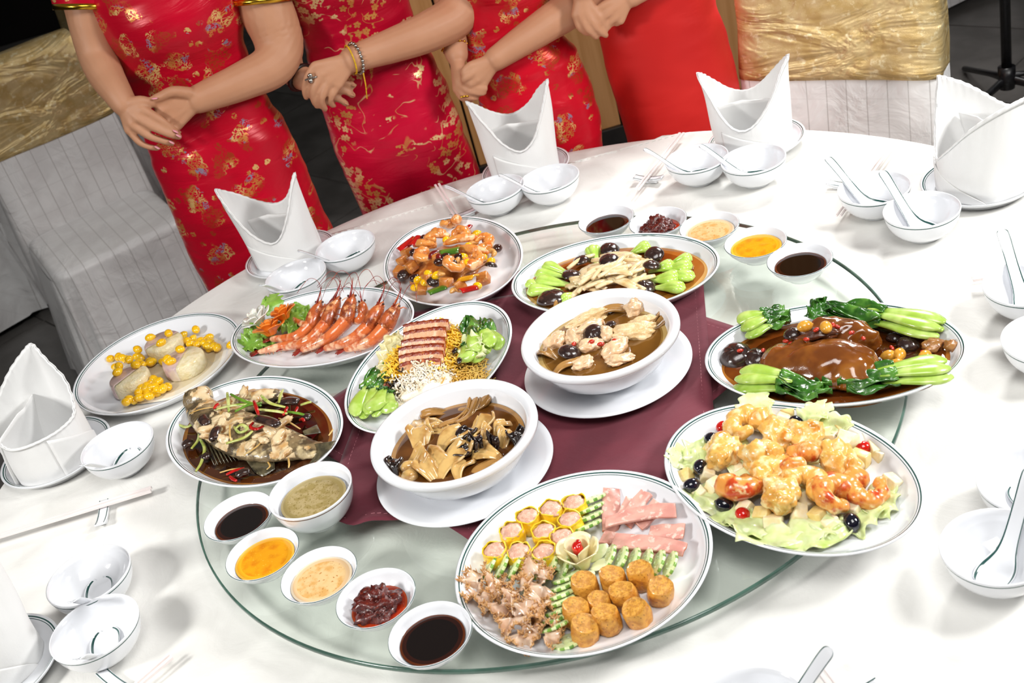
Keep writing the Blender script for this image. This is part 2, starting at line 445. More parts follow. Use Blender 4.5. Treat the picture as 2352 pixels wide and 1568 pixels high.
def make_spoon():
    S = [(-.026, .006, .004, .0115), (-.0245, .0125, .0030, .0105), (-.018, .0188, .0016, .009), (-.006, .0215, .0008, .0088), (.008, .0205, .001, .0092), (.020, .0165, .0026, .0108), (.030, .0122, .008, .0065+.0085),
         (.042, .0098, .0185, .0048+.0185), (.058, .009, .035, .0040+.035), (.074, .0088, .0525, .0036+.0525), (.090, .0092, .069, .0032+.069), (.0985, .0088, .0765, .003+.0765), (.1020, .0066, .0788, .0024+.0788), (.1038, .0035, .0800, .0012+.08), (.1042, .0012, .0803, .0004+.0803)]
    S = spl(S, 56); U = 17; vs = []; fs = []; mm = []
    for lay in (0, 1):
        for x, wd, zb, zt in S:
            for k in range(U):
                u = -1+2*k/(U-1)
                p = abs(u)**2.4
                vs.append((x+(.0012 if lay else 0)*(1 if x > .03 else 0), wd*sin(u*pi/2*.98)*(1 if not lay else .97), zb+(zt-zb)*p+(0.002*(1-abs(u)**6) if not lay else 0)))
    N = len(S)
    for lay in (0, 1):
        for i in range(N-1):
            for k in range(U-1):
                q = [lay*N*U+i*U+k, lay*N*U+(i+1)*U+k, lay*N*U+(i+1)*U+k+1, lay*N*U+i*U+k+1]
                fs.append(q if not lay else q[::-1]); mm.append(1 if (k in (1, 2, U-4, U-3) and 2 < i < N-3 and not lay) else 0)
    for i in range(N-1):
        fs.append([i*U, N*U+i*U, N*U+(i+1)*U, (i+1)*U]); fs.append([i*U+U-1, (i+1)*U+U-1, N*U+(i+1)*U+U-1, N*U+i*U+U-1]); mm += [0, 0]
    for i in (0, N-1):
        for k in range(U-1): fs.append([i*U+k, i*U+k+1, N*U+i*U+k+1, N*U+i*U+k]); mm.append(0)
    g = G(); g.add(vs, fs, mm); return g.obj('soup_spoon', [M_cer, M_strp])
plate_oval = make_plate('oval_platter', .1825, .1285)
plate_round = make_plate('round_platter', .1635, .1635)
side_plate = make_plate('side_plate', .0985, .0985, .02)
bowl0 = make_bowl(); dish0 = make_dish(); spoon0 = make_spoon()
_first = {}
def place(proto, loc, rz, label, cat, group=None):
    if proto.name not in _first: _first[proto.name] = 1; o = proto
    else: o = copy_tree(proto)
    o.location = loc; o.rotation_euler = (0, 0, rz); tag(o, label, cat, group); return o
OV = [('stirfry', -.0645, 2.0074, -77.4, 'oval platter with green rim lines holding the stir-fried shrimp'), ('mushroom', .1993, 1.7818, -24, 'oval platter with green rim lines holding the mushrooms and bok choy hearts'),
      ('prawn', -.3214, 1.8991, -29.3, 'oval platter with green rim lines holding the whole grilled prawns'), ('fish', -.4384, 1.6312, -53.4, 'oval platter with green rim lines holding the steamed fish'),
      ('pork', -.1385, 1.6646, 57.9, 'oval platter with green rim lines holding the sliced roast pork'), ('duck', .4354, 1.3902, -26.2, 'oval platter with green rim lines holding the braised duck'),
      ('salad', .2904, 1.1681, -59.4, 'oval platter with green rim lines holding the golden prawn salad')]
PL = {}
for k, x, y, a, lb in OV:
    z = TT+(.0042 if k in ('mushroom', 'pork') else .0005 if k not in ('duck',) else .002)
    PL[k] = place(plate_oval, (x, y, z), radians(a), lb, 'platter', 'oval platters on the turntable')
PL['app'] = place(plate_round, (.0082, 1.1274, TT), 0, 'round platter of mixed cold appetisers at the front of the turntable', 'platter', 'round platters')
PL['taro'] = place(plate_round, (-.6519, 2.0049, TZ+.001), 0, 'round platter of taro cakes on the tablecloth left of the turntable', 'platter', 'round platters')
def plz(k): return PL[k].location.z
def conform(o, k, gap=.0012):    # lift a soft piece so that it lies on its platter
    bpy.context.view_layer.update(); P = PL[k]; a, b = (.1635, .1635) if k in ('app', 'taro') else (.1825, .1285); M = o.matrix_basis.copy(); I = M.inverted()
    PI_ = P.matrix_basis.inverted(); tab = [(0, .030), (.0076, .028), (.012, .0235), (.02, .015), (.032, .0098), (.048, .0066), (.06, .006), (1, .006)]
    for v in o.data.vertices:
        w_ = M @ v.co; q = PI_ @ w_; r = math.hypot(q.x/a, q.y/b); d = (1-r)*math.hypot(q.x, q.y)/max(r, .05); z = .0305
        if d > 0:
            for (d0, z0), (d1, z1) in zip(tab, tab[1:]):
                if d <= d1: z = z0+(z1-z0)*(d-d0)/(d1-d0); break
        zz = P.location.z+z+gap
        if w_.z < zz: w_.z = zz+.15*(w_.z-zz)*0; v.co = I @ w_
# rice bowls and spoons of the place settings (tip = where the handle end shows)
BW = [(-.652, 1.2724, (186, 1516), 'lower of the two bowls at the bottom left', 'at the bottom left, in the lower bowl'), (-.679, 1.3896, (172, 1385), 'upper of the two bowls at the bottom left', 'at the bottom left, in the upper bowl'),
      (-.6816, 1.7167, (196, 1074), 'single bowl beside the napkin at the far left', 'in the single bowl at the far left'), (.0543, 2.2768, (1043, 430), 'left bowl in front of the napkin before the plum blossom dress', 'in the left bowl of the pair before the plum blossom dress'),
      (.167, 2.2516, (1174, 403), 'right bowl in front of the napkin before the plum blossom dress', 'in the right bowl of the pair before the plum blossom dress'), (.4514, 2.1476, (1503, 348), 'left bowl in front of the napkin before the plain red skirt', 'in the left bowl of the pair before the plain red skirt'),
      (.5436, 2.0742, (1634, 341), 'right bowl in front of the napkin before the plain red skirt', 'in the right bowl of the pair before the plain red skirt'), (.6843, 1.8336, (1926, 378), 'left bowl beside the tall napkin at the far right', 'in the left bowl beside the tall right napkin'),
      (.7187, 1.7179, (2046, 413), 'right bowl beside the tall napkin at the far right', 'in the right bowl beside the tall right napkin'), (-.374, 2.149, (608, 658), 'nearer bowl beside the napkin before the leftmost dress', 'in the nearer bowl before the leftmost dress'),
      (-.2699, 2.2169, (703, 577), 'farther bowl beside the napkin before the leftmost dress', 'in the farther bowl before the leftmost dress'), (.7502, 1.4323, (2318, 560), 'upper bowl at the right edge beyond the duck platter', 'standing in the upper bowl at the right edge'),
      (.7085, 1.2949, None, 'lower bowl at the right edge beyond the duck platter', ''), (.5499, 1.0481, (2400, 1090), 'bowl at the right edge behind the big front right bowl', 'in the back bowl at the lower right edge'),
      (.4629, .9611, (2372, 1085), 'biggest in view, at the lower right corner', 'big in view, in the bowl at the lower right corner'), (.1334, .834, (1884, 1516), 'bowl cut off by the bottom edge of the view', 'in the bowl cut off at the bottom edge')]
for x, y, tip, lb, sl in BW:
    place(bowl0, (x, y, TZ+.0012), 0, 'white rice bowl: '+lb, 'bowl', 'rice bowls at the place settings')
    if tip:
        p = at(tip[0], tip[1], TZ+.083); a = atan2(p.y-y, p.x-x); d = .009
        o = place(spoon0, (x-.006*cos(a), y-.006*sin(a), TZ+.0095), a, 'white spoon '+sl, 'spoon', 'porcelain soup spoons')
NP = [(-.398, 2.3236, 'p1', 'under the napkin before the leftmost dress'), (.1347, 2.4118, 'p3', 'under the napkin before the plum blossom dress'), (.596, 2.2251, 'p4', 'under the napkin before the plain red skirt'),
      (.866, 1.815, 'pr', 'under the tall napkin at the far right'), (-.8195, 1.8075, 'pl', 'under the napkin at the far left'), (-.818, 1.2935, 'pll', 'under the napkin at the bottom left corner')]
for x, y, k, lb in NP:
    place(side_plate, (x, y, TZ+.001), 0, 'white side plate '+lb, 'plate', 'side plates at the place settings')
# folded napkins: a rolled tube of cloth with two tall points
def napkin(x, y, yaw, rb, rt, H, low_f, low_b, label, lean=(0, 0), sq=.72, hr=1.0, seed=0, sv=.5):
    gw = math.log(.5)/math.log(sv)
    N = 128; K = 30
    def prof(t):                # height of the rim at angle t: peaks at 0 and pi, valleys front and back
        t = (t+pi) % (2*pi)-pi
        if t < 0: t = -pi+pi*((t+pi)/pi)**gw
        c = abs(cos(t)); pk = 1 if cos(t) > 0 else hr
        low = low_f if sin(t) < 0 else low_b
        v = c**1.9
        return H*(low+(pk-low)*v)
    def fn(u, v):
        t = 2*pi*u; h = prof(t); z = h*v
        r = rb+(rt-rb)*(z/H)**.8
        c, s = cos(t), sin(t)
        ax = r*(1+.10*abs(c)**6*(z/H)); ay = r*sq*(1-.45*(z/H)**2*abs(c)**3)
        X = ax*c+lean[0]*z/H; Y = ay*s+lean[1]*z/H
        X += .003*noise.noise(Vector((c*2+seed, s*2, z*12))); Y += .004*noise.noise(Vector((c*2, s*2+seed, z*14+5)))
        edge = .0012*sin(t*40)*(v**8)
        return (X, Y+edge, z+.0008)
    root = empty('folded_napkin', (x, y, TZ+.0085), yaw)
    g = G(); g.sheet(N, K, fn, wrap=True); g.obj('napkin_wall', M_napk, root, thick=.0026, off=-1)
    # turned-over hem along the rim
    q = [fn(i/N, 1) for i in range(N)]; vs = []; fs = []
    for i, p in enumerate(q):
        a = fn(i/N, .955); n = Vector((p[0], p[1], 0)).normalized()*.0016
        vs += [(p[0]+n.x, p[1]+n.y, p[2]+.0004), (a[0]+n.x, a[1]+n.y, a[2])]
    for i in range(N): j = (i+1) % N; fs.append([2*i, 2*j, 2*j+1, 2*i+1])
    g = G(); g.add(vs, fs); g.obj('hem', M_napk, root, thick=.0012, off=0)
    # inner fold crossing the opening
    def fi(u, v):
        x_ = (u-.5)*2*rb*.9; top = H*(low_b*.98-.16*abs(u-.42))
        return (x_, rb*sq*(.62-.5*v*v*.4)-.02*(1-abs(2*u-1))*v, .004+top*v)
    g = G(); g.sheet(16, 12, fi); g.obj('inner_fold', M_napk, root, thick=.0022)
    # overlapping flap on the front, laid diagonally
    def ff(u, v):
        t = -pi*.5-.9+u*1.7; z = H*low_f*v*(.98*(1-u)**.8)
        r = rb+(rt-rb)*(z/H)**.8+.0022
        return (r*cos(t)+lean[0]*z/H, r*sq*sin(t)-.0008+lean[1]*z/H, z+.001)
    g = G(); g.sheet(24, 12, ff); g.obj('front_flap', M_napk, root, thick=.0014)
    return tag(root, label, 'napkin', 'folded white napkins')
def _yaw(x, y, a, b, z): p, q = at(*a, z), at(*b, z); return atan2(q.y-p.y, q.x-p.x)
def _yaw2(x, y, a, z): p = at(*a, z); return atan2(p.y-y, p.x-x)
napkin(-.402, 2.327, radians(-12), .074, .079, .185, .36, .56, 'folded white napkin with two points standing before the leftmost dress', lean=(-.012, 0), seed=1)
napkin(.1335, 2.413, radians(-3), .074, .081, .19, .38, .60, 'folded white napkin with two points standing before the plum blossom dress', lean=(.004, 0), seed=2)
napkin(.592, 2.226, radians(-14), .076, .081, .175, .32, .54, 'folded white napkin with two points standing before the plain red skirt', lean=(-.002, 0), seed=3, sv=.42)
napkin(.868, 1.812, _yaw(.868, 1.812, (2195, 150), (2310, 178), .94), .078, .084, .185, .32, .66, 'tall folded white napkin at the far right with its broad flap facing the bowls', lean=(0, .004), sq=.85, seed=4, sv=.27)
napkin(-.822, 1.803, _yaw2(-.822, 1.803, (75, 785), .94), .078, .08, .185, .44, .60, 'folded white napkin with one leaning point at the far left edge', lean=(.0, 0), hr=.47, sq=.9, seed=5)
napkin(-.822, 1.29, radians(30), .078, .080, .185, .5, .6, 'folded white napkin cut off at the bottom left corner of the view', seed=6)
# chopsticks and rests
M_ivory = mat('ivory_plastic', '#f0e6e4', .3, coat=.3)
def stick(a, b, label):
    d = b-a; L = d.length; g = G()
    g.tube([(0, 0, 0), (L*.5, 0, 0), (L, 0, 0)], [.0036, .0031, .0024], n=4, spin=pi/4, round_=False)
    o = g.obj('chopstick', M_ivory, loc=a, smooth=False, bevel=.0006); o.rotation_euler = d.to_track_quat('X', 'Z').to_euler()
    return tag(o, label, 'chopstick', 'ivory chopsticks')
def rest(px, py, yaw, label):
    p = at(px, py, TZ+.008); root = empty('chopstick_rest', (p.x, p.y, TZ+.0012), yaw)
    def fn(u, v): x = (u-.5)*.062; return (x, (v-.5)*.017, .0085+.0045*(2*abs(u-.5))**2.2)
    g = G(); g.sheet(18, 5, fn); vs = len(g.v)
    b = G(); b.sheet(18, 5, lambda u, v: (fn(u, v)[0]*.93, fn(u, v)[1], max(0, fn(u, v)[2]-.0085+.002*(1-(2*abs(u-.5))**2)-.0) if abs(u-.5) > .2 else .004))
    g.obj('rest_top', M_cer, root, thick=.0035, off=-1)
    c = G(); c.box((-.02, -.007, 0), (.02, .007, .0075)); c.obj('rest_foot', M_cer, root, bevel=.002)
    for s in (-1, 1):
        l = G(); l.sheet(18, 2, lambda u, v: (fn(u, v)[0], s*.0068+(v-.5)*.0014, fn(u, v)[2]+.0004)); l.obj('rim_line', M_strp, root)
    return tag(root, label, 'chopstick rest', 'porcelain chopstick rests')
CH = [((348, 1123), (-40, 1243), (237, 1181), 1.25, 'at the far left below the single bowl'), ((392, 1506), (292, 1592), (262, 1566), .9, 'at the bottom left corner'), ((1004, 424), (1058, 512), (1068, 491), .45, 'behind the stir-fried shrimp platter'),
      ((1566, 306), (1462, 436), (1490, 411), .0, 'left of the two bowls before the plain red skirt'), ((2056, 322), (1926, 496), (1938, 425), .2, 'behind the bowls beside the tall right napkin'), ((2232, 640), (2420, 608), (2330, 640), 1.5, 'behind the upper bowl at the right edge'),
      ((1880, 1526), (1960, 1640), (1960, 1600), 1.0, 'behind the bowl at the bottom edge')]
for A, B, Rr, yaw, lb in CH:
    a = at(*A, TZ+.0165); b = at(*B, TZ+.0165); d = (b-a).normalized(); nrm = Vector((-d.y, d.x, 0))
    for s, nm in ((-1, 'nearer'), (1, 'farther')):
        stick(a+nrm*s*.0042, b+nrm*s*.0036, f'{nm} ivory chopstick {lb}')
    rest(Rr[0], Rr[1], atan2(d.y, d.x)+pi/2, f'small chopstick rest with green lines {lb}')
# sauces
def noisy_sauce(name, c1, c2, sc, lo, hi, rough=.12, c3=None, sc3=200, lo3=.62, hi3=.68, bump=.25):
    return mat(name, c1, rough, c2, sc, lo, hi, c3, sc3, lo3, hi3, bump=bump, bsc=sc, coat=.5)
S_soy = [mat('soy_sauce', '#0e0503', .04, coat=.6), mat('soy_thin', '#2a0d05', .05, coat=.6), mat('soy_edge', '#5a2a12', .06)]
S_mus = [noisy_sauce('mustard_sauce', '#e39a0c', '#d27d05', 60, .4, .7, c3='#f3b93a', sc3=420, lo3=.66, hi3=.7), mat('mustard_thin', '#e8a31a', .12, coat=.4), mat('mustard_edge', '#f0b941', .12)]
S_plum = [noisy_sauce('plum_sauce', '#dcb984', '#cf9f5c', 70, .4, .65, c3='#a8692a', sc3=260, lo3=.63, hi3=.67, bump=.15), mat('plum_thin', '#dcb98c', .12, coat=.4), mat('plum_edge', '#e2cfb2', .12)]
S_oil = [mat('chili_oil', '#8c1b08', .05, coat=.6), mat('chili_oil_thin', '#a5300f', .06, coat=.5), mat('chili_oil_edge', '#b5481d', .08)]
S_grn = [noisy_sauce('green_sauce', '#94824f', '#a8966a', 90, .4, .6, c3='#7c6a36', sc3=300, lo3=.58, hi3=.64, bump=.5), mat('green_sauce_thin', '#9b8956', .2), mat('green_sauce_edge', '#ab9a6c', .2)]
M_paste = mat('chili_paste', '#5b1a12', .3, '#42100c', 130, .4, .6, '#7a2a16', 260, .55, .65, bump=.8, bsc=200, coat=.4)
M_flake = mat('chili_flake', '#7d2414', .35, '#5a120c', 200, coat=.3)
DS = [(-.45, 1.4082, 'soy', 'left'), (-.4112, 1.3087, 'mus', 'left'), (-.331, 1.2324, 'plum', 'left'), (-.2568, 1.1568, 'chili', 'left'), (-.1933, 1.0682, 'soy2', 'left'),
      (.2304, 1.9788, 'soy', 'back'), None, None, (None,), (.4839, 1.6521, 'soy2', 'back')]
def dpos(px, py): p = at(px, py, TT+.033); return p.x, p.y
DS[6] = (*dpos(1511, 507), 'chili', 'back'); DS[7] = (*dpos(1629, 519), 'plum', 'back'); DS[8] = (*dpos(1735, 555), 'mus', 'back')
NM = dict(soy=('black soy sauce', S_soy, .040, .0205), soy2=('black soy sauce', S_soy, .041, .0215), mus=('orange mustard sauce', S_mus, .0425, .0225), plum=('pale plum sauce', S_plum, .0425, .0225), chili=('red chilli oil', S_oil, .037, .0165))
for x, y, k, row in DS:
    where = {'left': 'in the front left dish row', 'back': 'in the back right dish row'}[row]
    ex = {'soy': ', at its upper left end', 'soy2': ', at its lower right end'}.get(k, '')
    nm, ms, r, z = NM[k]
    place(dish0, (x, y, TT+.0003), 0, f'dish of {nm} {where}{ex}', 'dish', 'sauce dishes on the turntable')
    o = liquid(r, r, z, ms, 'dipping_sauce', wob=.008, seed=x*9); o.location = (x, y, TT+.0003)
    tag(o, f'pool of {nm} {where}{ex}', 'sauce')
    if k == 'chili':
        g = G()
        g.blob((-.003, .0, .0185), (.029, .027, .017), .5, 2.6, seed=x*5, sub=4); g.blob((-.002, .006, .028), (.015, .013, .014), .55, 2.6, seed=y*5, sub=3)
        for q in range(110):
            a = random.random()*6.28; rr = random.random()**.6*.027
            p = Vector((rr*cos(a)-.003, rr*sin(a), .021+.013*(1-(rr/.03)**2)))
            g.blob(p, (random.uniform(.0014, .0028), .0018, .0015), .4, 2, seed=q, sub=1, rot=Matrix.Rotation(random.random()*6, 3, 'Z'))
        o = g.obj('chili_paste', [M_paste], loc=(x, y, TT+.0003)); tag(o, f'lumpy dark red chilli paste heaped in a dish {where}', 'chilli paste')
p = at(712, 1125, TT+.055)
gb = make_bowl('sauce_bowl', .062, .056, .030, True, M_brst); gb.location = (p.x, p.y, TT+.0003)
tag(gb, 'white sauce bowl with a thin brown line below its rim, on the maroon cloth corner', 'bowl')
o = liquid(.0485, .0485, .040, S_grn, 'green_sauce', wob=.01); o.location = (p.x, p.y, TT+.0003); tag(o, 'grainy green brown sauce filling the bowl with the brown line', 'sauce')
# ---------------------------------------------------------------- food: round appetiser platter
def R3(ax, ang): return Matrix.Rotation(ang, 3, ax)
def along(o, d): o.rotation_euler = d.to_track_quat('X', 'Z').to_euler(); return o
FZ = plz('app')+.0075
M_wrap = mat('dumpling_skin', '#f0c51d', .4, '#f6da4a', 120, .4, .65, sss=.15, coat=.2)
M_fill = mat('dumpling_filling', '#e3b9a2', .35, '#d29f88', 170, .4, .6, '#f1d6c4', 300, .6, .66, bump=.6, bsc=260, coat=.35, sss=.15)
def siu_mai(seed):
    root = empty('dumpling'); g = G(); n = 26; vs = []; fs = []; H = .0235
    rows = [(0, .55), (.02, .82), (.25, .95), (.55, 1.03), (.8, .98), (.97, .93), (1.04, .96), (1.02, .86)]
    for z, r in rows:
        for i in range(n):
            t = 2*pi*i/n; k = noise.noise(Vector((cos(t)*1.7+seed*3.1, sin(t)*1.7, z*1.2+seed)))
            fr = .10*sin(t*9+seed)*max(0, z-.6)
            rr = .0158*r*(1+.09*k+fr*.5); vs.append((rr*cos(t), rr*sin(t), H*z*(1+.16*k*(z > .5))+.0008*sin(t*5+seed)*(z > .8)))
    for k in range(len(rows)-1):
        for i in range(n): j = (i+1) % n; fs.append([k*n+i, k*n+j, (k+1)*n+j, (k+1)*n+i])
    fs.append(list(range(n))[::-1]); g.add(vs, fs); g.obj('wrapper', M_wrap, root)
    g = G(); g.blob((0, 0, H*.86), (.0142, .0142, .0062), .22, 2.6, seed, 3); g.obj('filling', M_fill, root)
    return root
SM = [(1320, 1158), (1266, 1172), (1213, 1190), (1310, 1197), (1176, 1222), (1250, 1224), (1137, 1268), (1193, 1270), (1250, 1270), (1292, 1236)]
protos = [siu_mai(s) for s in (1, 2, 3)]
for i, (p, lb) in enumerate(zip(SM, ordlab(SM, 'yellow wrapped pork dumpling', 'on the round platter'))):
    q = at(p[0], p[1], FZ+.02); q.z = FZ
    o = protos[i] if i < 3 else copy_tree(protos[i % 3]); o.location = q; o.rotation_euler = (0, 0, i*1.7); o.scale = (1.06,)*3
    tag(o, lb, 'dumpling', 'dumplings on the round platter')
M_roll = mat('fried_skin', '#dc9f3e', .45, '#c17f28', 110, .4, .62, '#8a4d14', 330, .63, .69, bump=.8, bsc=160, coat=.25)
M_rend = mat('roll_cut_face', '#d69b3c', .5, '#b67a26', 200, .4, .62, '#6f5a1c', 380, .64, .68, bump=.9, bsc=240, coat=.2)
def roll(seed, r=.0168, h=.03):
    root = empty('fried_roll'); n = 30; vs = []; fs = []
    rows = [(0, .8), (.03, .94), (.2, 1.0), (.5, 1.03), (.8, 1.0), (.95, .96), (1.0, .9)]
    for z, q in rows:
        for i in range(n):
            t = 2*pi*i/n; k = noise.fractal(Vector((cos(t)*1.5+seed*2.7, sin(t)*1.5, z*1.6+seed)), 1, 2, 3)
            rr = r*q*(1+.085*k+.05*noise.noise(Vector((t*3, z*4, seed)))); vs.append((rr*cos(t), rr*sin(t)*.96, h*z*(1+.08*cos(t+seed)*(z > .5))))
    for k in range(len(rows)-1):
        for i in range(n): j = (i+1) % n; fs.append([k*n+i, k*n+j, (k+1)*n+j, (k+1)*n+i])
    fs.append(list(range(n))[::-1]); g = G(); g.add(vs, fs); g.obj('skin', M_roll, root)
    e = G(); top = vs[-n:]; e.add([(x*1.0, y*1.0, z) for x, y, z in top]+[(x*.84, y*.84, z-.0012) for x, y, z in top]+[(x*.4, y*.4, z-.0006) for x, y, z in top]+[(0, 0, h*.98)],
          [[i, (i+1) % n, n+(i+1) % n, n+i] for i in range(n)]+[[n+i, n+(i+1) % n, 2*n+(i+1) % n, 2*n+i] for i in range(n)]+[[2*n+i, 2*n+(i+1) % n, 3*n] for i in range(n)])
    e.obj('cut_face', M_rend, root); return root
RL = [(1340, 1333, 0), (1405, 1318, 0), (1467, 1305, 0), (1373, 1370, 0), (1437, 1355, .35), (1508, 1338, .5), (1318, 1397, .2), (1393, 1408, .25), (1463, 1390, .45), (1335, 1432, .3)]
rp = [roll(s) for s in (4, 5, 6)]
for i, (p, lb) in enumerate(zip(RL, ordlab(RL, 'golden fried bean curd roll', 'on the round platter'))):
    q = at(p[0], p[1], FZ+.026); q.z = FZ+.004*p[2]
    o = rp[i] if i < 3 else copy_tree(rp[i % 3]); o.location = q; a = i*2.1
    o.rotation_euler = (p[2]*.5*cos(a*.3), p[2]*.45, a); o.scale = (.98, .98, .95) if p[1] != 1370 else (.85, .85, .8)
    tag(o, lb, 'fried roll', 'fried rolls on the round platter')
M_cuc = mat('cucumber_flesh', '#d3e3a4', .3, '#e2edc0', 90, .4, .6, coat=.4, sss=.2)
M_peel = mat('cucumber_peel', '#5f8f2c', .35, '#7aa63e', 60, coat=.3)
def cucumber(seed):
    n = 40; a, b, th = .0145, .021, .0042; g = G(); rings = []
    for z, s in ((0, .93), (.15, 1), (.85, 1), (1, .93)): rings.append([(a*s*cos(2*pi*i/n)*(1.03 if i % 4 < 2 else .97), b*s*sin(2*pi*i/n)*(1.03 if i % 4 < 2 else .97), th*z) for i in range(n)])
    vs = [p for r in rings for p in r]; fs = []; mm = []
    for k in range(3):
        for i in range(n): j = (i+1) % n; fs.append([k*n+i, k*n+j, (k+1)*n+j, (k+1)*n+i]); mm.append(1 if i % 4 in (0, 1) else 0)
    fs += [list(range(n))[::-1], [3*n+i for i in range(n)]]; mm += [0, 0]; g.add(vs, fs, mm)
    for k in range(5):
        t = k*1.25+seed; c = (a*.42*cos(t), b*.42*sin(t), th); g.blob(c, (.0016, .0032, .0005), 0, sub=1, rot=R3('Z', t))
    return g.obj('cucumber_slice', [M_cuc, M_peel])
cu = cucumber(1)
CU = []
def row(a, b, n, tilt, yaw, grp):
    for k in range(n):
        t = k/(n-1) if n > 1 else 0; CU.append((a[0]+(b[0]-a[0])*t, a[1]+(b[1]-a[1])*t, tilt, yaw, grp))
row((1362, 1150), (1352, 1210), 4, .55, radians(100), 'in the back row')
row((1402, 1282), (1543, 1298), 6, .8, radians(160), 'in the right row')
row((1128, 1300), (1296, 1308), 7, .8, radians(160), 'in the left row')
row((1302, 1330), (1276, 1440), 7, .55, radians(100), 'in the front row'); CU.append((1300, 1462, .25, radians(100), 'lying alone before the front row'))
for gname in ('in the back row', 'in the right row', 'in the left row', 'in the front row', 'lying alone before the front row'):
    S = [c for c in CU if c[4] == gname]
    for i, (c, lb) in enumerate(zip(S, ordlab([(x[0], x[1]) for x in S], 'striped cucumber slice', gname+' on the round platter' if len(S) > 1 else gname))):
        q = at(c[0], c[1], FZ+.012); q.z = FZ+.0125 if c[2] > .5 else FZ+.001
        o = cu if cu and c is CU[0] else copy_tree(cu); o.location = q
        o.rotation_euler = (Matrix.Rotation(c[3], 3, 'Z') @ Matrix.Rotation(c[2], 3, 'Y') @ Matrix.Rotation(.15*random.uniform(-1, 1)+pi/2*0, 3, 'Z')).to_euler()
        o.scale = (1, .9, 1); tag(o, lb, 'cucumber', 'cucumber slices '+gname)
M_ham = mat('ham_meat', '#d9a596', .35, '#cb8f83', 40, .4, .65, '#e6c2b4', 120, .58, .66, bump=.2, bsc=150, coat=.3, sss=.2)
M_hrim = mat('ham_rind', '#c9744a', .4, '#b6613c', 60, coat=.3)
def ham(a, b, wd, bend, zoff, seed, twist=0):
    A = at(a[0], a[1], FZ+.012); B = at(b[0], b[1], FZ+.012); d = B-A; L = d.length; ang = atan2(d.y, d.x); g = G(); nx, ny = 22, 7
    def fn(u, v, t=0):
        x = (u-.5)*L; y = (v-.5)*wd*(1+.12*sin(u*3+seed))+bend*(1-(2*u-1)**2)
        return (x, y, .003*noise.noise(Vector((u*3+seed, v*2, 0)))+.006*(2*u-1)*twist+.006*(v-.5)*twist+t)
    th = .0032
    vs = [fn(i/(nx-1), j/(ny-1), t) for t in (0, th) for j in range(ny) for i in range(nx)]; fs = []; mm = []; N = nx*ny
    for j in range(ny-1):
        for i in range(nx-1):
            q = [j*nx+i, j*nx+i+1, (j+1)*nx+i+1, (j+1)*nx+i]; fs += [q[::-1], [k+N for k in q]]; mm += [0, 0]
    for i in range(nx-1): fs += [[i, i+1, N+i+1, N+i], [N+(ny-1)*nx+i, N+(ny-1)*nx+i+1, (ny-1)*nx+i+1, (ny-1)*nx+i]]; mm += [0, 1]
    for j in range(ny-1): fs += [[(j+1)*nx, j*nx, N+j*nx, N+(j+1)*nx], [j*nx+nx-1, (j+1)*nx+nx-1, N+(j+1)*nx+nx-1, N+j*nx+nx-1]]; mm += [1, 1]
    g.add(vs, fs, mm); m = (A+B)/2
    return g.obj('ham_slice', [M_ham, M_hrim], loc=(m.x, m.y, FZ+zoff), rot=(0, 0, ang), bevel=.0007)
HM = [((1398, 1205), (1404, 1120), .021, 0, .003, 1), ((1425, 1185), (1450, 1140), .018, 0, .004, .5), ((1432, 1192), (1487, 1134), .019, .002, .007, 1), ((1462, 1198), (1516, 1160), .021, -.002, .009, .8),
      ((1392, 1205), (1555, 1182), .022, .006, .016, .3), ((1490, 1222), (1572, 1222), .024, .0, .010, .4), ((1408, 1244), (1575, 1268), .023, .004, .013, .3), ((1380, 1225), (1425, 1235), .022, 0, .006, .2), ((1420, 1262), (1520, 1274), .016, 0, .005, 0)]
for i, (h, lb) in enumerate(zip(HM, ordlab([((h[0][0]+h[1][0])/2, 0) for h in HM], 'pink roast ham slice', 'on the round platter'))):
    tag(ham(*h[:5], i*1.3, h[5]), lb, 'ham', 'ham slices on the round platter')
# crisp frilled tripe pieces, lower left quarter
M_frill = mat('frilled_batter', '#d9ab72', .5, '#c68f52', 130, .4, .6, '#e6c49a', 300, .6, .66, bump=.7, bsc=250, coat=.2)
M_jelly = mat('jelly_sheet', '#e3c7b0', .18, '#d2ab8c', 70, .35, .65, coat=.5, sss=.3)
def frill(seed, s=1.0):
    root = empty('crisp_frill'); rnd = random.Random(seed); g = G(); ph = rnd.random()*6
    def fn(u, v):
        t = ph+u*4.4; r = .003+.019*v; z = .004+.009*v*sin(t*2.6+seed)+.006*v*v*sin(t*6+seed*2)+.004
        return (r*cos(t)*s, r*sin(t)*s, max(.001, z*s+.006))
    g.sheet(46, 8, fn); g.obj('jelly_sheet', M_jelly, root, thick=.0013)
    e = G()
    for k in range(190):
        u = rnd.random(); p = Vector(fn(u, .9+.22*rnd.random())); d = Vector((rnd.uniform(-1, 1), rnd.uniform(-1, 1), rnd.uniform(-.3, 1)))*.0044
        e.tube([p-d*.2, p+d*.5, p+d+Vector((0, 0, .001))], [.0009, .0008, .0005], n=4, round_=False)
    f = e.obj('frilly_crumb', M_frill, root); f['kind'] = 'stuff'
    return root
FR = [(1110, 1330, 0), (1160, 1345, .004), (1225, 1325, .010), (1250, 1345, .008), (1100, 1372, 0), (1145, 1385, .006), (1195, 1368, .012), (1240, 1385, .006), (1170, 1420, .004), (1215, 1415, .010), (1255, 1430, 0), (1200, 1452, 0), (1240, 1462, .0)]
fp = [frill(s) for s in (1, 2, 3, 4)]
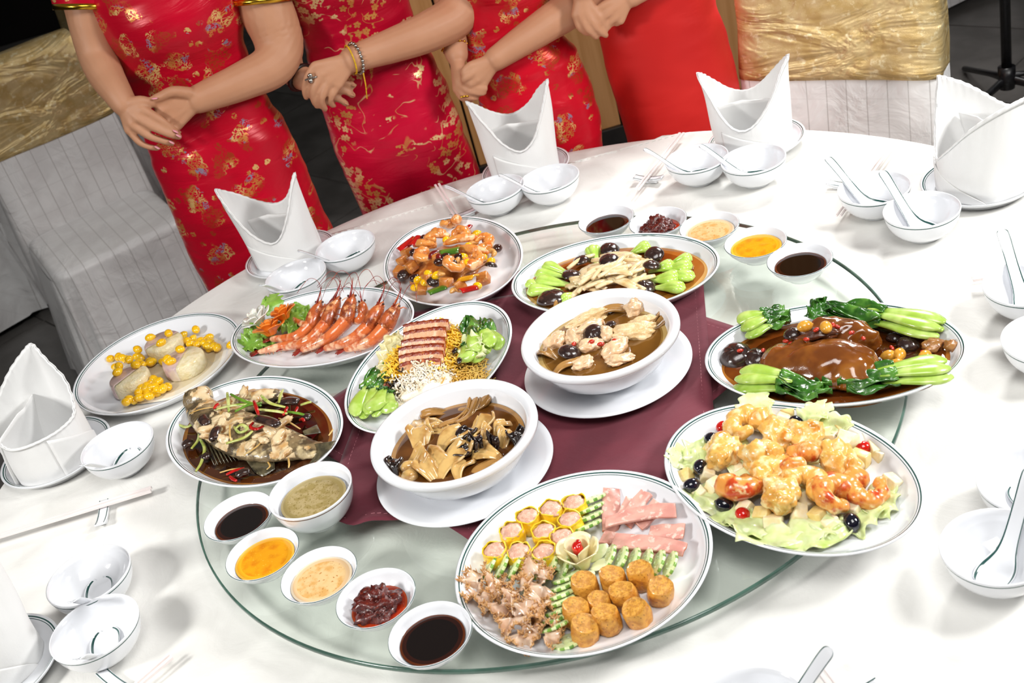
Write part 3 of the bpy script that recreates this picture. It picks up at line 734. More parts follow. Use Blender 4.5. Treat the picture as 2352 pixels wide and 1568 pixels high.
for i, (p, lb) in enumerate(zip(FR, ordlab(FR, 'translucent brown crisp piece with frilly edge', 'on the platter'))):
    q = at(p[0], p[1], FZ+.012+p[2]); q.z = FZ+p[2]-.002
    o = fp[i] if i < 4 else copy_tree(fp[i % 4]); o.location = q; o.rotation_euler = (random.uniform(-.25, .25), random.uniform(-.25, .25), i*1.9); o.scale = (.95, .95, 1.2)
    tag(o, lb, 'crisp', 'frilled crisp pieces on the round platter')
# carved radish flower
M_rad = mat('carved_radish', '#eee3bd', .35, '#e4d49c', 40, coat=.3, sss=.3)
M_rleaf = mat('carved_melon_leaf', '#c9dba2', .35, '#e2e8c0', 50, coat=.3, sss=.2)
M_cher = mat('cherry_red', '#c71a10', .12, '#a30d08', 20, coat=.7)
q = at(1327, 1262, FZ+.03); q.z = FZ
fl = tag(empty('carved_flower', q), 'cream carved vegetable rose with a red cherry centre on the round platter', 'garnish')
def petal(parent, m, ang, r0, r1, h, wd, z0=0, name='petal', curl=.3):
    g = G()
    def fn(u, v):
        a = (u-.5)*wd*(1-.25*v*v) if name == 'petal' else (u-.5)*wd*sin(min(1, v*.9+.08)*pi)**.7
        r = r0+(r1-r0)*v**1.3+curl*.006*v**4
        return (r*cos(ang+a), r*sin(ang+a), z0+h*v*(1-.12*(2*abs(u-.5))**2))
    g.sheet(11, 9, fn); return g.obj(name, m, parent, thick=.0012)
for k in range(5): petal(fl, M_rad, k*2*pi/5, .009, .0225, .036, 1.5, curl=.8)
for k in range(4): petal(fl, M_rad, k*pi/2+.6, .007, .0145, .037, 1.75, .004, curl=.3)
for k in range(7): petal(fl, M_rleaf, k*2*pi/7+.3, .012, .038, .014, .9, .001, 'leaf')
g = G(); g.blob((0, 0, .032), (.0075, .009, .009), .05, 1, 2, 3)
g.blob((.003, .002, .038), (.004, .007, .004), .08, 1, 3, 2); g.obj('cherry', M_cher, fl)['label'] = 'red cherry at the flower centre'
# ---------------------------------------------------------------- golden prawn salad
SZ = plz('salad')+.0075
M_fpr = mat('fried_prawn', '#e5b158', .28, '#cf7f22', 55, .46, .70, '#f2dca8', 85, .47, .66, bump=.35, bsc=120, coat=.5, sss=.2)
M_fpr2 = mat('fried_prawn_red', '#e39a48', .28, '#c2431a', 65, .45, .62, '#f0d29c', 95, .52, .68, bump=.35, bsc=120, coat=.5, sss=.2)
def curl_prawn(seed, R=.016, r0=.0125, arc=4.6, m=None):
    g = G(); n = 30; pts = []; rad = []
    for i in range(n):
        t = i/(n-1); a = arc*t; rr = R*(1-.25*t)
        pts.append((rr*cos(a), rr*sin(a), .012+.004*sin(a*1.3+seed)))
        k = 1+.14*noise.noise(Vector((t*9, seed, 0)))+.07*sin(t*32)
        rad.append((r0*(1-.5*t**1.5)*k, r0*(1-.45*t**1.5)*k*.95))
    g.tube(pts, rad, 12); vs = []
    for v in g.v:
        v = Vector(v); k = noise.fractal(v*95+Vector((seed*3, 0, 0)), 1, 2, 3); vs.append(tuple(v+Vector((v.x, v.y, v.z-.011)).normalized()*.0026*k))
    g.v = vs
    return g.obj('fried_prawn', m or M_fpr)
def lump_prawn(seed, m):
    g = G(); g.blob((0, 0, .014), (.021, .018, .0155), .38, 1.3, seed, 4); g.blob((.012, .006, .017), (.011, .010, .010), .4, 1.6, seed+3, 3)
    g.blob((-.009, -.008, .016), (.011, .009, .011), .4, 1.6, seed+5, 3)
    vs = []
    for v in g.v: v = Vector(v); vs.append(tuple(v*(1+.05*noise.noise(v*170))))
    g.v = vs
    o = g.obj('fried_prawn', m); return o
FP = [(1713, 978, 'c', .008), (1790, 1002, 'l', .006), (1852, 1003, 'l', .006), (1665, 1040, 'l', .010), (1752, 1048, 'l', .016), (1838, 1062, 'C', .022), (1922, 1056, 'l', .012), (1703, 1112, 'C', .012),
      (1785, 1142, 'l', .016), (1846, 1108, 'c', .020), (1912, 1133, 'C', .014), (1998, 1114, 'C', .006), (1768, 1090, 'l', .010)]
random.seed(21)
for i, (p, lb) in enumerate(zip(FP, ordlab(FP, 'golden battered prawn', 'on the salad platter'))):
    k = p[2]; o = lump_prawn(i*2.3, M_fpr) if k == 'l' else curl_prawn(i*1.7, m=M_fpr2 if k == 'C' else M_fpr)
    q = at(p[0], p[1], SZ+p[3]+.016); q.z = SZ+p[3]; o.location = q; o.rotation_euler = (random.uniform(-.3, .3), random.uniform(-.3, .3), i*1.3); o.scale = (1.3,)*3
    tag(o, lb, 'prawn', 'battered prawns on the salad platter')
M_grape = mat('black_grape', '#10101a', .08, '#1b1826', 30, coat=.7)
GR = [(1830, 973, .018), (1637, 1010, .016), (1609, 1072, .016), (1590, 1115, .014), (1664, 1160, .014), (1957, 1200, .012), (1828, 1000, .012)]
for i, (p, lb) in enumerate(zip(GR, ordlab(GR, 'glossy black grape', 'on the salad platter'))):
    g = G(); g.blob((0, 0, 0), (.0128, .0103, .0103), .02, 1, i, 3); g.blob((.0126, 0, 0), (.0012, .0022, .0022), 0, sub=2)
    o = g.obj('grape', M_grape, loc=at(p[0], p[1], SZ+p[2])); o.rotation_euler = (0, random.uniform(-.5, .5), i*2.2 if i else -1.2); tag(o, lb, 'grape', 'black grapes on the salad platter')
CT = [(1661, 981, .016), (1765, 967, .018), (1706, 1181, .012), (1983, 1028, .010)]
for i, (p, lb) in enumerate(zip(CT, ordlab(CT, 'small red cherry tomato', 'on the salad platter'))):
    g = G(); g.blob((0, 0, 0), (.0105, .0095, .0092), .03, 1, i, 3); o = g.obj('cherry_tomato', M_cher, loc=at(p[0], p[1], SZ+p[2])); o.rotation_euler = (0, 0, i); tag(o, lb, 'tomato', 'cherry tomatoes on the salad platter')
M_fruit = mat('fruit_flesh', '#f3e6c4', .35, '#eddba8', 60, coat=.35, sss=.25)
M_fruit2 = mat('melon_flesh', '#efd796', .35, '#e6c877', 60, coat=.35, sss=.25)
M_askin = mat('apple_skin', '#8e1b1e', .3, '#a8342c', 60, coat=.4)
FC = [(1797, 966, .016, 0), (1812, 950, .010, 1), (1868, 975, .006, 0), (1942, 1010, .010, 2), (1970, 1022, .008, 0), (1912, 1008, .008, 2), (1976, 1052, .010, 1), (2012, 1032, .006, 0), (2022, 1050, .004, 0), (1640, 1030, .010, 1), (1625, 1088, .010, 0),
      (1577, 1095, .006, 1), (1642, 1115, .012, 0), (1712, 1167, .010, 0), (1753, 1180, .012, 1), (1778, 1198, .010, 2), (1835, 1180, .014, 0), (1880, 1185, .012, 1), (1903, 1200, .008, 0), (1850, 1155, .01, 0), (2046, 1110, .006, 2), (1965, 1165, .010, 2), (1720, 1042, .010, 0), (1605, 1130, .006, 0), (1930, 985, .006, 1), (1690, 1075, .010, 0)]
for i, p in enumerate(FC):
    g = G(); a, b, c = random.uniform(.0085, .012), random.uniform(.008, .0105), random.uniform(.008, .0105)
    g.box((-a, -b, -c), (a, b, c)); g.m = [0, 1 if p[3] == 2 else 0, 0, 0, 0, 0]
    g.v = [(x+random.uniform(-.0015, .0015), y+random.uniform(-.0015, .0015), z) for x, y, z in g.v]
    o = g.obj('fruit_cube', [M_fruit2 if p[3] == 1 else M_fruit, M_askin], loc=at(p[0], p[1], SZ+p[2]), bevel=.0018); o.rotation_euler = (random.uniform(-.5, .5), random.uniform(-.5, .5), random.random()*3)
    S = [x for x in FC if x[3] == p[3]]; tag(o, ordlab(S, ('pale cream fruit cube', 'deeper yellow fruit cube', 'cream apple cube with dark red skin')[p[3]], 'in the salad')[S.index(p)], 'fruit', ('cream fruit cubes in the salad', 'yellow fruit cubes in the salad', 'apple cubes in the salad')[p[3]])
def leafmat(name, c1, c2, c3): return mat(name, c1, .35, c2, 35, .35, .65, c3, 20, .5, .7, bump=.3, bsc=90, coat=.35, sss=.15)
M_let = leafmat('pale_lettuce', '#cfdb92', '#e2e6b8', '#b4cb66')
M_letg = leafmat('green_lettuce', '#7aa83a', '#97c04f', '#4f8a24')
def ruffle(name, m, L, W, seed, frill=.006, lift=.006, parent=None, frq=7):
    g = G()
    def fn(u, v):
        x = (u-.5)*L; e = 2*abs(v-.5); y = (v-.5)*W*(.35+.65*sin(min(1, u*.85+.15)*pi)**.6)
        z = lift*(1-(2*u-1)**2)+frill*(e**1.6)*sin(u*frq*2.1+seed+(v > .5)*1.7)+frill*.7*u**2*sin(v*frq*2.4+seed*2)+.003*noise.noise(Vector((u*4+seed, v*4, 1)))
        return (x+.004*sin(v*9+seed)*u, y+.003*sin(u*19+seed), z+frill*.6)
    g.sheet(26, 16, fn); return g.obj(name, m, parent, thick=.0009)
LT = [(1735, 942, .06, .05, 1.2, .010), (1872, 957, .05, .04, .4, .010), (1905, 985, .06, .04, -.6, .006), (1602, 1042, .05, .045, 2.2, .002), (1572, 1066, .04, .04, 2.6, .001), (1625, 1152, .075, .045, 2.0, .002), (1735, 1212, .08, .045, -.9, .003),
      (1790, 1240, .10, .045, -.35, .002), (1868, 1225, .085, .06, -.2, .004), (1895, 1212, .05, .045, .3, .002), (1990, 1182, .07, .04, .6, .001), (2025, 1150, .06, .04, 1.0, .001), (1690, 1190, .06, .04, -.6, .003), (1840, 1090, .11, .09, .4, .004), (1750, 1070, .11, .09, 1.4, .004)]
for i, (p, lb) in enumerate(zip(LT, ordlab(LT, 'pale green lettuce piece', 'on the salad platter'))):
    o = ruffle('lettuce_leaf', M_let, p[2], p[3], i*1.7); o.location = at(p[0], p[1], SZ+p[5]+.004); o.location.z = SZ+p[5]; o.rotation_euler = (random.uniform(-.1, .1), random.uniform(-.1, .1), p[4]); conform(o, 'salad'); tag(o, lb, 'lettuce', 'lettuce pieces on the salad platter')
# ---------------------------------------------------------------- shared vegetables
M_stem = mat('bok_choy_stem', '#9cbd46', .25, '#bcd376', 30, .4, .65, '#84a934', 18, .5, .7, coat=.5, sss=.2, str3=(1, 1, 1))
M_heart = mat('bok_choy_heart', '#a9cc4e', .22, '#c3dc77', 28, .4, .65, '#8fba35', 16, .5, .7, coat=.5, sss=.2)
M_leafd = mat('bok_choy_leaf', '#38701f', .25, '#1f4a14', 40, .35, .65, '#5a8f34', 25, .55, .7, bump=.5, bsc=80, coat=.5)
M_shii = mat('shiitake_cap', '#33211b', .22, '#241512', 60, .4, .65, '#4b342a', 40, .55, .7, bump=.35, bsc=130, coat=.5)
M_gill = mat('shiitake_gill', '#8a6a4a', .4, '#6c4f35', 120, coat=.3)
M_cream = mat('oyster_mushroom', '#ead7ae', .25, '#dcc08c', 45, .4, .65, '#c89f62', 30, .58, .72, coat=.5, sss=.2)
M_ging = mat('ginkgo_nut', '#efb806', .12, '#f5cb2a', 70, .45, .65, coat=.6, sss=.2)
M_ging2 = mat('braised_nut', '#dba23c', .18, '#c58a2a', 60, coat=.5, sss=.15)
M_goji = mat('goji_berry', '#c2331a', .3, '#9d1f10', 120, coat=.4)
def bunch(a, b, n, wd, label, seed, h=.018, name='bok_choy', leaf0=.5, group=None, leafw=1.0, stemf=1.0):
    A, B = Vector(a), Vector(b); d = B-A; L = d.length; ang = atan2(d.y, d.x)
    root = empty(name, A, ang); rnd = random.Random(seed)
    for k in range(n):
        t = (k+.5)/n-.5; y0 = t*wd*.75; y1 = t*wd*.5+rnd.uniform(-.003, .003); z0 = .006+h*.5*(k % 2)
        g = G(); P = spl([(0, y0, z0), (L*.16, y0*1.25, z0+.004), (L*.38, y0*.8+y1*.3, z0+h*.35), (L*(leaf0+.12), y1, z0+h*.3)], 12)
        R = [(r*stemf*wd/n*1.15, r*stemf*.0058) for r in (.42, .72, .88, .95, .95, .9, .82, .72, .62, .52, .42, .32)]
        g.tube(P, R, 10); g.obj('stem', M_stem, root)
    for k in range(n):
        t = (k+.5)/n-.5; g = G(); o = rnd.uniform(-.1, .1); ll = L*(1-leaf0)*rnd.uniform(.9, 1.15)
        def fn(u, v, t=t, o=o, k=k, ll=ll):
            x = L*leaf0*.94+ll*u; w_ = wd*.62*leafw*(sin(min(1, .14+u*.9)*pi))**.6
            y = t*wd*.5+(v-.5)*w_+o*.05*u
            z = .008+h*.45*(k % 2)+h*.35*(1-u)+.005*sin((v-.5)*9+u*7+k+seed)+.0035*noise.noise(Vector((u*6, v*6, k+seed)))
            return (x, y, max(.0015, z))
        g.sheet(22, 14, fn); g.obj('leaf', M_leafd, root, thick=.0011)
    return tag(root, label, 'bok choy', group)
def cap(r, seed, h=.5, score=False):
    root = empty('shiitake_mushroom'); g = G(); n = 30
    rows = [(1.0, .02), (1.03, .12), (.97, .35), (.8, .7), (.5, .93), (.2, 1.0), (.03, 1.0)]; vs = []
    for q, z in rows:
        for i in range(n):
            t = 2*pi*i/n; k = 1+.07*noise.noise(Vector((cos(t)*1.5+seed, sin(t)*1.5, seed))); vs.append((r*q*k*cos(t), r*q*k*sin(t), r*h*z*(1+.12*noise.noise(Vector((cos(t)*2, sin(t)*2, seed+z))))))
    fs = [[k*n+i, k*n+(i+1) % n, (k+1)*n+(i+1) % n, (k+1)*n+i] for k in range(len(rows)-1) for i in range(n)]+[[(len(rows)-1)*n+i for i in range(n)]]
    g.add(vs, fs); g.obj('cap', M_shii, root)
    g = G(); g.add([(x*.98, y*.98, z) for x, y, z in vs[:n]]+[(x*.4, y*.4, r*.1) for x, y, z in vs[:n]], [[i, (i+1) % n, n+(i+1) % n, n+i][::-1] for i in range(n)]+[[n+i for i in range(n)][::-1]]); g.obj('gills', M_gill, root)
    return root
def gink(name='ginkgo_nut', m=None, r=.0075):
    g = G(); n = 16; vs = []; rows = [(-1, .05), (-.93, .38), (-.7, .72), (-.3, .97), (.1, 1), (.5, .84), (.8, .52), (.97, .2), (1.08, .04)]
    for x, q in rows:
        for i in range(n): t = 2*pi*i/n; vs.append((r*1.25*x, r*q*cos(t)*.95, r*q*sin(t)*.9))
    g.add(vs, [[k*n+i, (k+1)*n+i, (k+1)*n+(i+1) % n, k*n+(i+1) % n] for k in range(len(rows)-1) for i in range(n)]+[list(range(n)), [(len(rows)-1)*n+i for i in range(n)][::-1]])
    return g.obj(name, m or M_ging)
# ---------------------------------------------------------------- braised duck
DZ = plz('duck')+.0075
S_brn = [mat('braise_sauce', '#54270a', .05, '#431c06', 14, coat=.6), mat('braise_thin', '#6e3610', .06, coat=.5), mat('braise_edge', '#a06428', .08)]
o = liquid(.165, .111, .0140, S_brn, 'braising_sauce', wob=.06, seed=2, edge=.78); o.location = (PL['duck'].location.x, PL['duck'].location.y, plz('duck')); o.rotation_euler = (0, 0, radians(-26.2)); tag(o, 'glossy brown braising sauce around the duck', 'sauce')
M_duck = mat('braised_duck_skin', '#854c18', .16, '#683610', 22, .38, .66, '#a66a24', 12, .52, .72, bump=.22, bsc=110, coat=.7, sss=.08)
M_duckd = mat('braised_duck_dark', '#5e3016', .3, '#43200e', 60, bump=.5, bsc=100, coat=.4)
g = G(); Z = Matrix.Rotation(radians(-18), 3, 'Z')
c0 = at(1895, 828, DZ+.03)
g.blob((c0.x, c0.y, DZ+.020), (.074, .044, .036), .13, 1.5, 3, 4, Z)
c1 = at(1815, 832, DZ+.02); g.blob((c1.x, c1.y, DZ+.018), (.042, .038, .028), .14, 1.5, 5, 4, Z)
c2 = at(1960, 850, DZ+.025); g.blob((c2.x, c2.y, DZ+.020), (.034, .034, .026), .12, 1.5, 9, 4, Z)
c3 = at(1905, 765, DZ+.03); g.blob((c3.x, c3.y, DZ+.022), (.062, .028, .032), .22, 1.6, 7, 4, Matrix.Rotation(radians(-24), 3, 'Z'))
c4 = at(1960, 770, DZ+.03); g.blob((c4.x, c4.y, DZ+.02), (.036, .026, .028), .3, 1.6, 8, 3, Z)
W0, W1, W2 = at(1885, 878, DZ+.02), at(1945, 868, DZ+.02), at(2015, 856, DZ+.016)
g.tube(spl([tuple(W0), tuple(W1), tuple(W2)], 10), [.011, .0125, .0135, .013, .012, .011, .010, .0085, .007, .005], 12)
g.tube([at(1840, 800, DZ+.034), at(1870, 880, DZ+.012), at(1895, 882, DZ+.012)], [.018, .016, .011], 12)
duck = remesh(g, 'braised_duck', [M_duck], .0026, 5)
tag(duck, 'glossy brown braised whole duck lying in sauce on the oval platter', 'duck')
g = G(); g.tube([at(1868, 862, DZ+.026), at(1880, 872, DZ+.024), at(1890, 882, DZ+.02)], [.006, .0068, .005], 10); g.obj('bone_end', M_duckd, duck)['label'] = 'dark cut bone end of the duck'
g = G(); q = at(1875, 762, DZ+.05); g.blob((q.x, q.y, DZ+.047), (.034, .013, .008), .35, 1.8, 4, 3, Matrix.Rotation(radians(-20), 3, 'Z')); g.obj('stuffing_cavity', M_duckd, duck)['label'] = 'dark open cavity along the duck back'
for (a, b, n, wd, lb, s) in [((1708, 768), (1815, 735), 4, .05, 'bok choy bunch at the upper left of the duck', 1), ((2165, 765), (1895, 722), 5, .055, 'long bok choy bunch behind the duck', 2), ((1700, 878), (1905, 905), 5, .058, 'bok choy bunch at the front left of the duck', 3), ((2178, 855), (1930, 900), 5, .058, 'bok choy bunch at the front right of the duck', 4)]:
    bunch(at(*a, DZ+.012), at(*b, DZ+.012), n, wd, lb, s, h=.016, group='bok choy around the duck')
q = at(1878, 712, DZ+.03); o = ruffle('bok_choy_leaf', M_leafd, .04, .03, 3); o.location = q; o.rotation_euler = (.6, -.3, .6); tag(o, 'single dark green leaf standing up behind the duck', 'bok choy')
for i, (px, py, r, lb) in enumerate([(1692, 822, .025, 'big shiitake mushroom cap left of the duck'), (1738, 826, .019, 'smaller shiitake mushroom cap touching the duck at left'), (2085, 795, .016, 'dark round mushroom right of the duck'), (2055, 778, .012, 'small mushroom on the sauce right of the duck'), (1822, 770, .014, 'mushroom piece on the duck cavity')]):
    o = cap(r, i*2.7, .75); o.location = at(px, py, DZ+(.006 if i != 4 else .045)); o.rotation_euler = (.2, -.15, i); tag(o, lb, 'mushroom', 'mushrooms around the duck')
GK = [(1849, 749, .054), (1897, 751, .054), (2042, 817, .008), (2066, 814, .010), (2063, 837, .008), (2125, 818, .008)]
for i, (p, lb) in enumerate(zip(GK, ordlab(GK, 'amber braised ginkgo nut', 'on the duck platter'))):
    o = gink('ginkgo_nut', M_ging2, .0095); o.location = at(p[0], p[1], DZ+p[2]+.006); o.rotation_euler = (0, 0, i*1.4); tag(o, lb, 'nut', 'ginkgo nuts on the duck platter')
GJ = [(1700, 805, .024), (1753, 804, .02), (1852, 779, .05), (1875, 757, .057), (1913, 746, .054), (1922, 750, .052), (1956, 764, .05), (1983, 777, .044), (1805, 783, .04), (1816, 788, .036), (2048, 799, .008), (2122, 808, .008)]
for i, (p, lb) in enumerate(zip(GJ, ordlab(GJ, 'red goji berry', 'on the duck platter'))):
    g = G(); g.blob((0, 0, 0), (.0052, .0033, .003), .12, 2, i, 2); o = g.obj('goji_berry', M_goji, loc=at(p[0], p[1], DZ+p[2]+.003)); o.rotation_euler = (0, .2, i*1.1); tag(o, lb, 'goji berry', 'goji berries on the duck platter')
M_meatb = mat('braised_meat', '#a5743f', .3, '#7c4a24', 60, .4, .65, bump=.4, bsc=110, coat=.4, sss=.1)
for i, (px, py, lb) in enumerate([(2143, 800, 'brown meat chunk at the right end of the duck platter'), (2185, 803, 'small meat scrap at the far right end of the duck platter')]):
    g = G(); g.blob((0, 0, .006), (.016-.006*i, .014-.005*i, .010), .4, 1.7, i+4, 3); o = g.obj('meat_chunk', M_meatb, loc=at(px, py, DZ+.006)); tag(o, lb, 'meat', 'meat chunks on the duck platter')
# ---------------------------------------------------------------- two soup bowls on saucers
def soup_bowl(x, y, where):
    prof = [(.129, .0148), (.1312, .0162), (.1305, .0176), (.12, .0146), (.085, .0062), (.078, .0052)]; und = [(.07, .004), (.07, 0), (.075, 0), (.078, .0035), (.118, .0118)]
    g = G(); g.lathe([(a, a, z) for a, z in und+prof], 110, cap0=True, cap1=True)
    s = tag(g.obj('saucer', M_cer, loc=(x, y, TT+.0052)), 'plain white saucer under the soup bowl '+where, 'saucer', 'saucers under the soup bowls')
    out = [(.05, .005), (.05, 0), (.056, 0), (.058, .006), (.074, .0105), (.092, .0245), (.1035, .043), (.109, .058), (.1105, .0612), (.1205, .0635), (.1222, .066), (.1222, .0705), (.1208, .0735)]
    inn = [(.1175, .0745), (.1125, .0738), (.1095, .071), (.1065, .0695), (.1045, .066), (.099, .046), (.088, .026), (.07, .0125), (.045, .0098)]
    g = G(); g.lathe([(a, a, z) for a, z in out+inn], 110, cap0=True, cap1=True)
    return tag(g.obj('soup_bowl', M_cer, loc=(x, y, TT+.0108)), 'big white flared soup bowl '+where, 'bowl', 'white soup bowls')
B1 = (-.1152, 1.3905); B2 = (.1305, 1.5315)
soup_bowl(*B1, 'of oyster mushroom soup, nearer the camera'); soup_bowl(*B2, 'of chicken soup, farther from the camera')
def soup_mat(name, col, col2):
    return mat(name, col, .04, col2, 9, .3, .7, coat=.6)
SB = [soup_mat('mushroom_soup', '#653c14', '#4d2a0a'), mat('mushroom_soup_thin', '#6d431a', .05, coat=.6), mat('mushroom_soup_edge', '#a27845', .06)]
SCk = [soup_mat('chicken_soup', '#7a5220', '#634016'), mat('chicken_soup_thin', '#8c6a34', .05, coat=.6), mat('chicken_soup_edge', '#b6985f', .06)]
Z1 = TT+.0108+.048; 
o = liquid(.0985, .0985, .048, SB, 'mushroom_soup', wob=.005, edge=.9); o.location = (*B1, TT+.0108); tag(o, 'thick brown mushroom soup in the nearer bowl', 'soup')
o = liquid(.1005, .1005, .0500, SCk, 'chicken_soup', wob=.005, edge=.9); o.location = (*B2, TT+.0108); tag(o, 'clear amber chicken soup in the farther bowl', 'soup')
M_oys = mat('soup_mushroom', '#cda868', .15, '#a97c40', 30, .4, .62, '#e0c48e', 22, .55, .7, coat=.7, sss=.2)
M_oysd = mat('soup_mushroom_brown', '#a57a42', .18, '#86602f', 30, coat=.6, sss=.15)
M_fung = mat('black_fungus', '#1d1310', .15, '#2c1d18', 30, coat=.6)
def shroom(seed, L, W, m, fold=.22):
    L *= 1.05; W *= 1.35      # a folded petal of mushroom, fan end to stalk
    g = G()
    def fn(u, v):
        w_ = W*(.25+.75*u**.8)*(1-.35*max(0, u-.8)/.2); a = (v-.5)*(1.2+fold*2*u)
        y = w_*.5*sin(a)/max(.4, sin((1.2+fold*2)/2)); z = .011*(cos(a)-1)*(-fold*1.4)*u+.004*sin(u*5+seed)+.003*u*sin(v*11+seed)+.003*sin(u*2.6)+.0018*sin(v*17+seed)*u
        return ((u-.5)*L, y+.004*sin(u*4+seed), z)
    g.sheet(20, 16, fn); return g.obj('mushroom_piece', m, thick=.003)
MS = [(975, 978, .05, .03, 1.9, 0), (1008, 985, .045, .03, 2.6, 0), (962, 1015, .05, .035, 1.2, 0), (1035, 1012, .052, .036, .5, .003), (1098, 985, .05, .036, 1.0, .004), (1110, 1000, .03, .02, .3, .003), (1010, 1060, .06, .04, 2.2, .003), (1038, 1060, .07, .034, .9, .004),
      (948, 1062, .05, .036, .2, .003), (988, 1085, .05, .03, 1.7, .002), (1120, 1040, .045, .032, 2.3, .003), (1090, 930, .05, .03, .1, -.001), (1155, 1015, .035, .022, .6, .002), (1062, 1080, .04, .026, 1.1, 0), (1045, 965, .055, .02, .7, -.001), (1010, 950, .05, .02, 2.9, -.001), (1150, 985, .03, .02, .6, 0), (1120, 1075, .05, .03, .3, -.002), (1075, 945, .06, .018, .9, -.001)]
for i, p in enumerate(MS):
    m = M_oysd if i in (14, 15, 17, 18, 11) else M_oys
    o = shroom(i*1.9, p[2], p[3], m); o.location = at(p[0], p[1], Z1+p[5]+.0005); o.rotation_euler = (random.uniform(-.25, .25), random.uniform(-.35, .1), p[4])
    S = [x for j, x in enumerate(MS) if (j in (14, 15, 17, 18, 11)) == (m is M_oysd)]
    tag(o, ordlab(S, 'brownish mushroom strip' if m is M_oysd else 'pale folded mushroom piece', 'in the nearer soup')[S.index(p)], 'mushroom', 'sunken mushroom strips in the nearer soup' if m is M_oysd else 'pale mushroom pieces in the nearer soup')
SMR = [(938, 1072, .012), (1000, 977, .008), (1045, 1018, .008), (942, 1092, .0125), (1140, 1072, .009), (1090, 1008, .008)]
for i, p in enumerate(SMR):
    g = G(); g.blob((0, 0, 0), (p[2], p[2]*.8, p[2]*.75), .1, 1.2, i, 3); o = g.obj('straw_mushroom', M_oys, loc=at(p[0], p[1], Z1+.003)); tag(o, ordlab(SMR, 'round button mushroom', 'in the nearer soup')[i], 'mushroom', 'button mushrooms in the nearer soup')
BF = [(1068, 1003, .03, .9), (1078, 1030, .03, .2), (1098, 1022, .024, 1.4), (1055, 1042, .03, .1), (1130, 1022, .022, .6), (908, 1075, .028, 1.2), (1190, 1000, .026, .5), (1180, 1015, .02, 1.5)]
for i, (p, lb) in enumerate(zip(BF, ordlab(BF, 'black fungus piece', 'in the nearer soup'))):
    o = shroom(i*2.3, p[2], p[2]*.8, M_fung, .7); o.name = 'fungus_piece'; o.location = at(p[0], p[1], Z1+.005); o.rotation_euler = (.3, -.4, p[3]); tag(o, lb, 'mushroom', 'black fungus in the nearer soup')
M_chk = mat('boiled_chicken', '#dfbf98', .3, '#cfa277', 40, .4, .65, '#efdcbf', 60, .52, .68, bump=.35, bsc=120, coat=.4, sss=.2)
M_skin = mat('chicken_skin', '#e3c89a', .3, '#d4b27c', 50, .4, .65, bump=.7, bsc=260, coat=.4, sss=.2)
Z2 = TT+.0108+.050
CK = [(1455, 762, (.034, .017, .013), M_skin, -.25, 'long wing of boiled chicken at the right'), (1345, 733, (.034, .013, .010), M_skin, .0, 'chicken wing at the back'), (1458, 708, (.018, .016, .014), M_chk, .6, 'chicken chunk at the back right'), (1275, 785, (.020, .015, .012), M_chk, .3, 'chicken chunk at the left'),
      (1318, 775, (.016, .013, .012), M_chk, 1.2, 'chicken piece left of the mushroom'), (1355, 795, (.02, .013, .010), M_chk, .1, 'chicken piece just before the mushroom'), (1413, 800, (.026, .016, .013), M_chk, .5, 'chicken chunk at the front right'), (1340, 835, (.018, .013, .009), M_chk, .4, 'chicken piece near the front rim'),
      (1395, 768, (.016, .012, .012), M_chk, 1.5, 'chicken piece right of the mushroom'), (1345, 760, (.03, .014, .011), M_chk, .5, 'ribbed chicken bone piece in the middle'), (1425, 825, (.022, .014, .007), M_chk, .1, 'pale chicken piece under the broth'), (1475, 738, (.02, .01, .008), M_skin, -.3, 'wing tip behind the long wing')]
for i, (px, py, r, m, a, lb) in enumerate(CK):
    g = G(); g.blob((0, 0, 0), r, .38, 1.4, i*1.7+2, 4); g.blob((r[0]*.5, r[1]*.3, r[2]*.3), (r[0]*.5, r[1]*.6, r[2]*.6), .45, 1.8, i+20, 3)
    o = g.obj('chicken_piece', m, loc=at(px, py, Z2+.003)); o.rotation_euler = (random.uniform(-.2, .2), random.uniform(-.2, .2), a); tag(o, lb+' of the farther soup', 'chicken', 'chicken pieces in the farther soup')
for i, (px, py, r, lb) in enumerate([(1364, 768, .017, 'dark shiitake cap in the middle of the chicken soup'), (1308, 812, .018, 'dark shiitake cap at the front left of the chicken soup'), (1402, 748, .010, 'tiny dark mushroom beside the long chicken wing')]):
    o = cap(r, i*3.1+1, .7); o.location = at(px, py, Z2+.004); o.rotation_euler = (.35, -.2, i*2); tag(o, lb, 'mushroom', 'shiitake caps in the chicken soup')
for i, p in enumerate([(1380, 790), (1318, 790), (1412, 782), (1358, 785)]):
    g = G(); g.blob((0, 0, 0), (.006, .004, .0035), .12, 2, i, 2); o = g.obj('goji_berry', M_goji, loc=at(p[0], p[1], Z2+.012)); o.rotation_euler = (0, .2, i*1.1); tag(o, ordlab([(1380, 790), (1318, 790), (1412, 782), (1358, 785)], 'red goji berry', 'in the chicken soup')[i], 'goji berry', 'goji berries in the chicken soup')
for i, p in enumerate([(1305, 845, .06, .5), (1280, 725, .05, 1.0), (1400, 720, .06, .1), (1500, 745, .05, .4), (1262, 815, .035, 2.0)]):
    o = shroom(i*2.9, p[2], .02, M_oysd, .3); o.name = 'herb_slice'; o.location = at(p[0], p[1], Z2+.001); o.rotation_euler = (.1, 0, p[3]); tag(o, ordlab([(1305, 0), (1280, 0), (1400, 0), (1500, 0), (1262, 0)], 'thin brown herb slice', 'in the chicken soup')[i], 'herb', 'herb slices in the chicken soup')
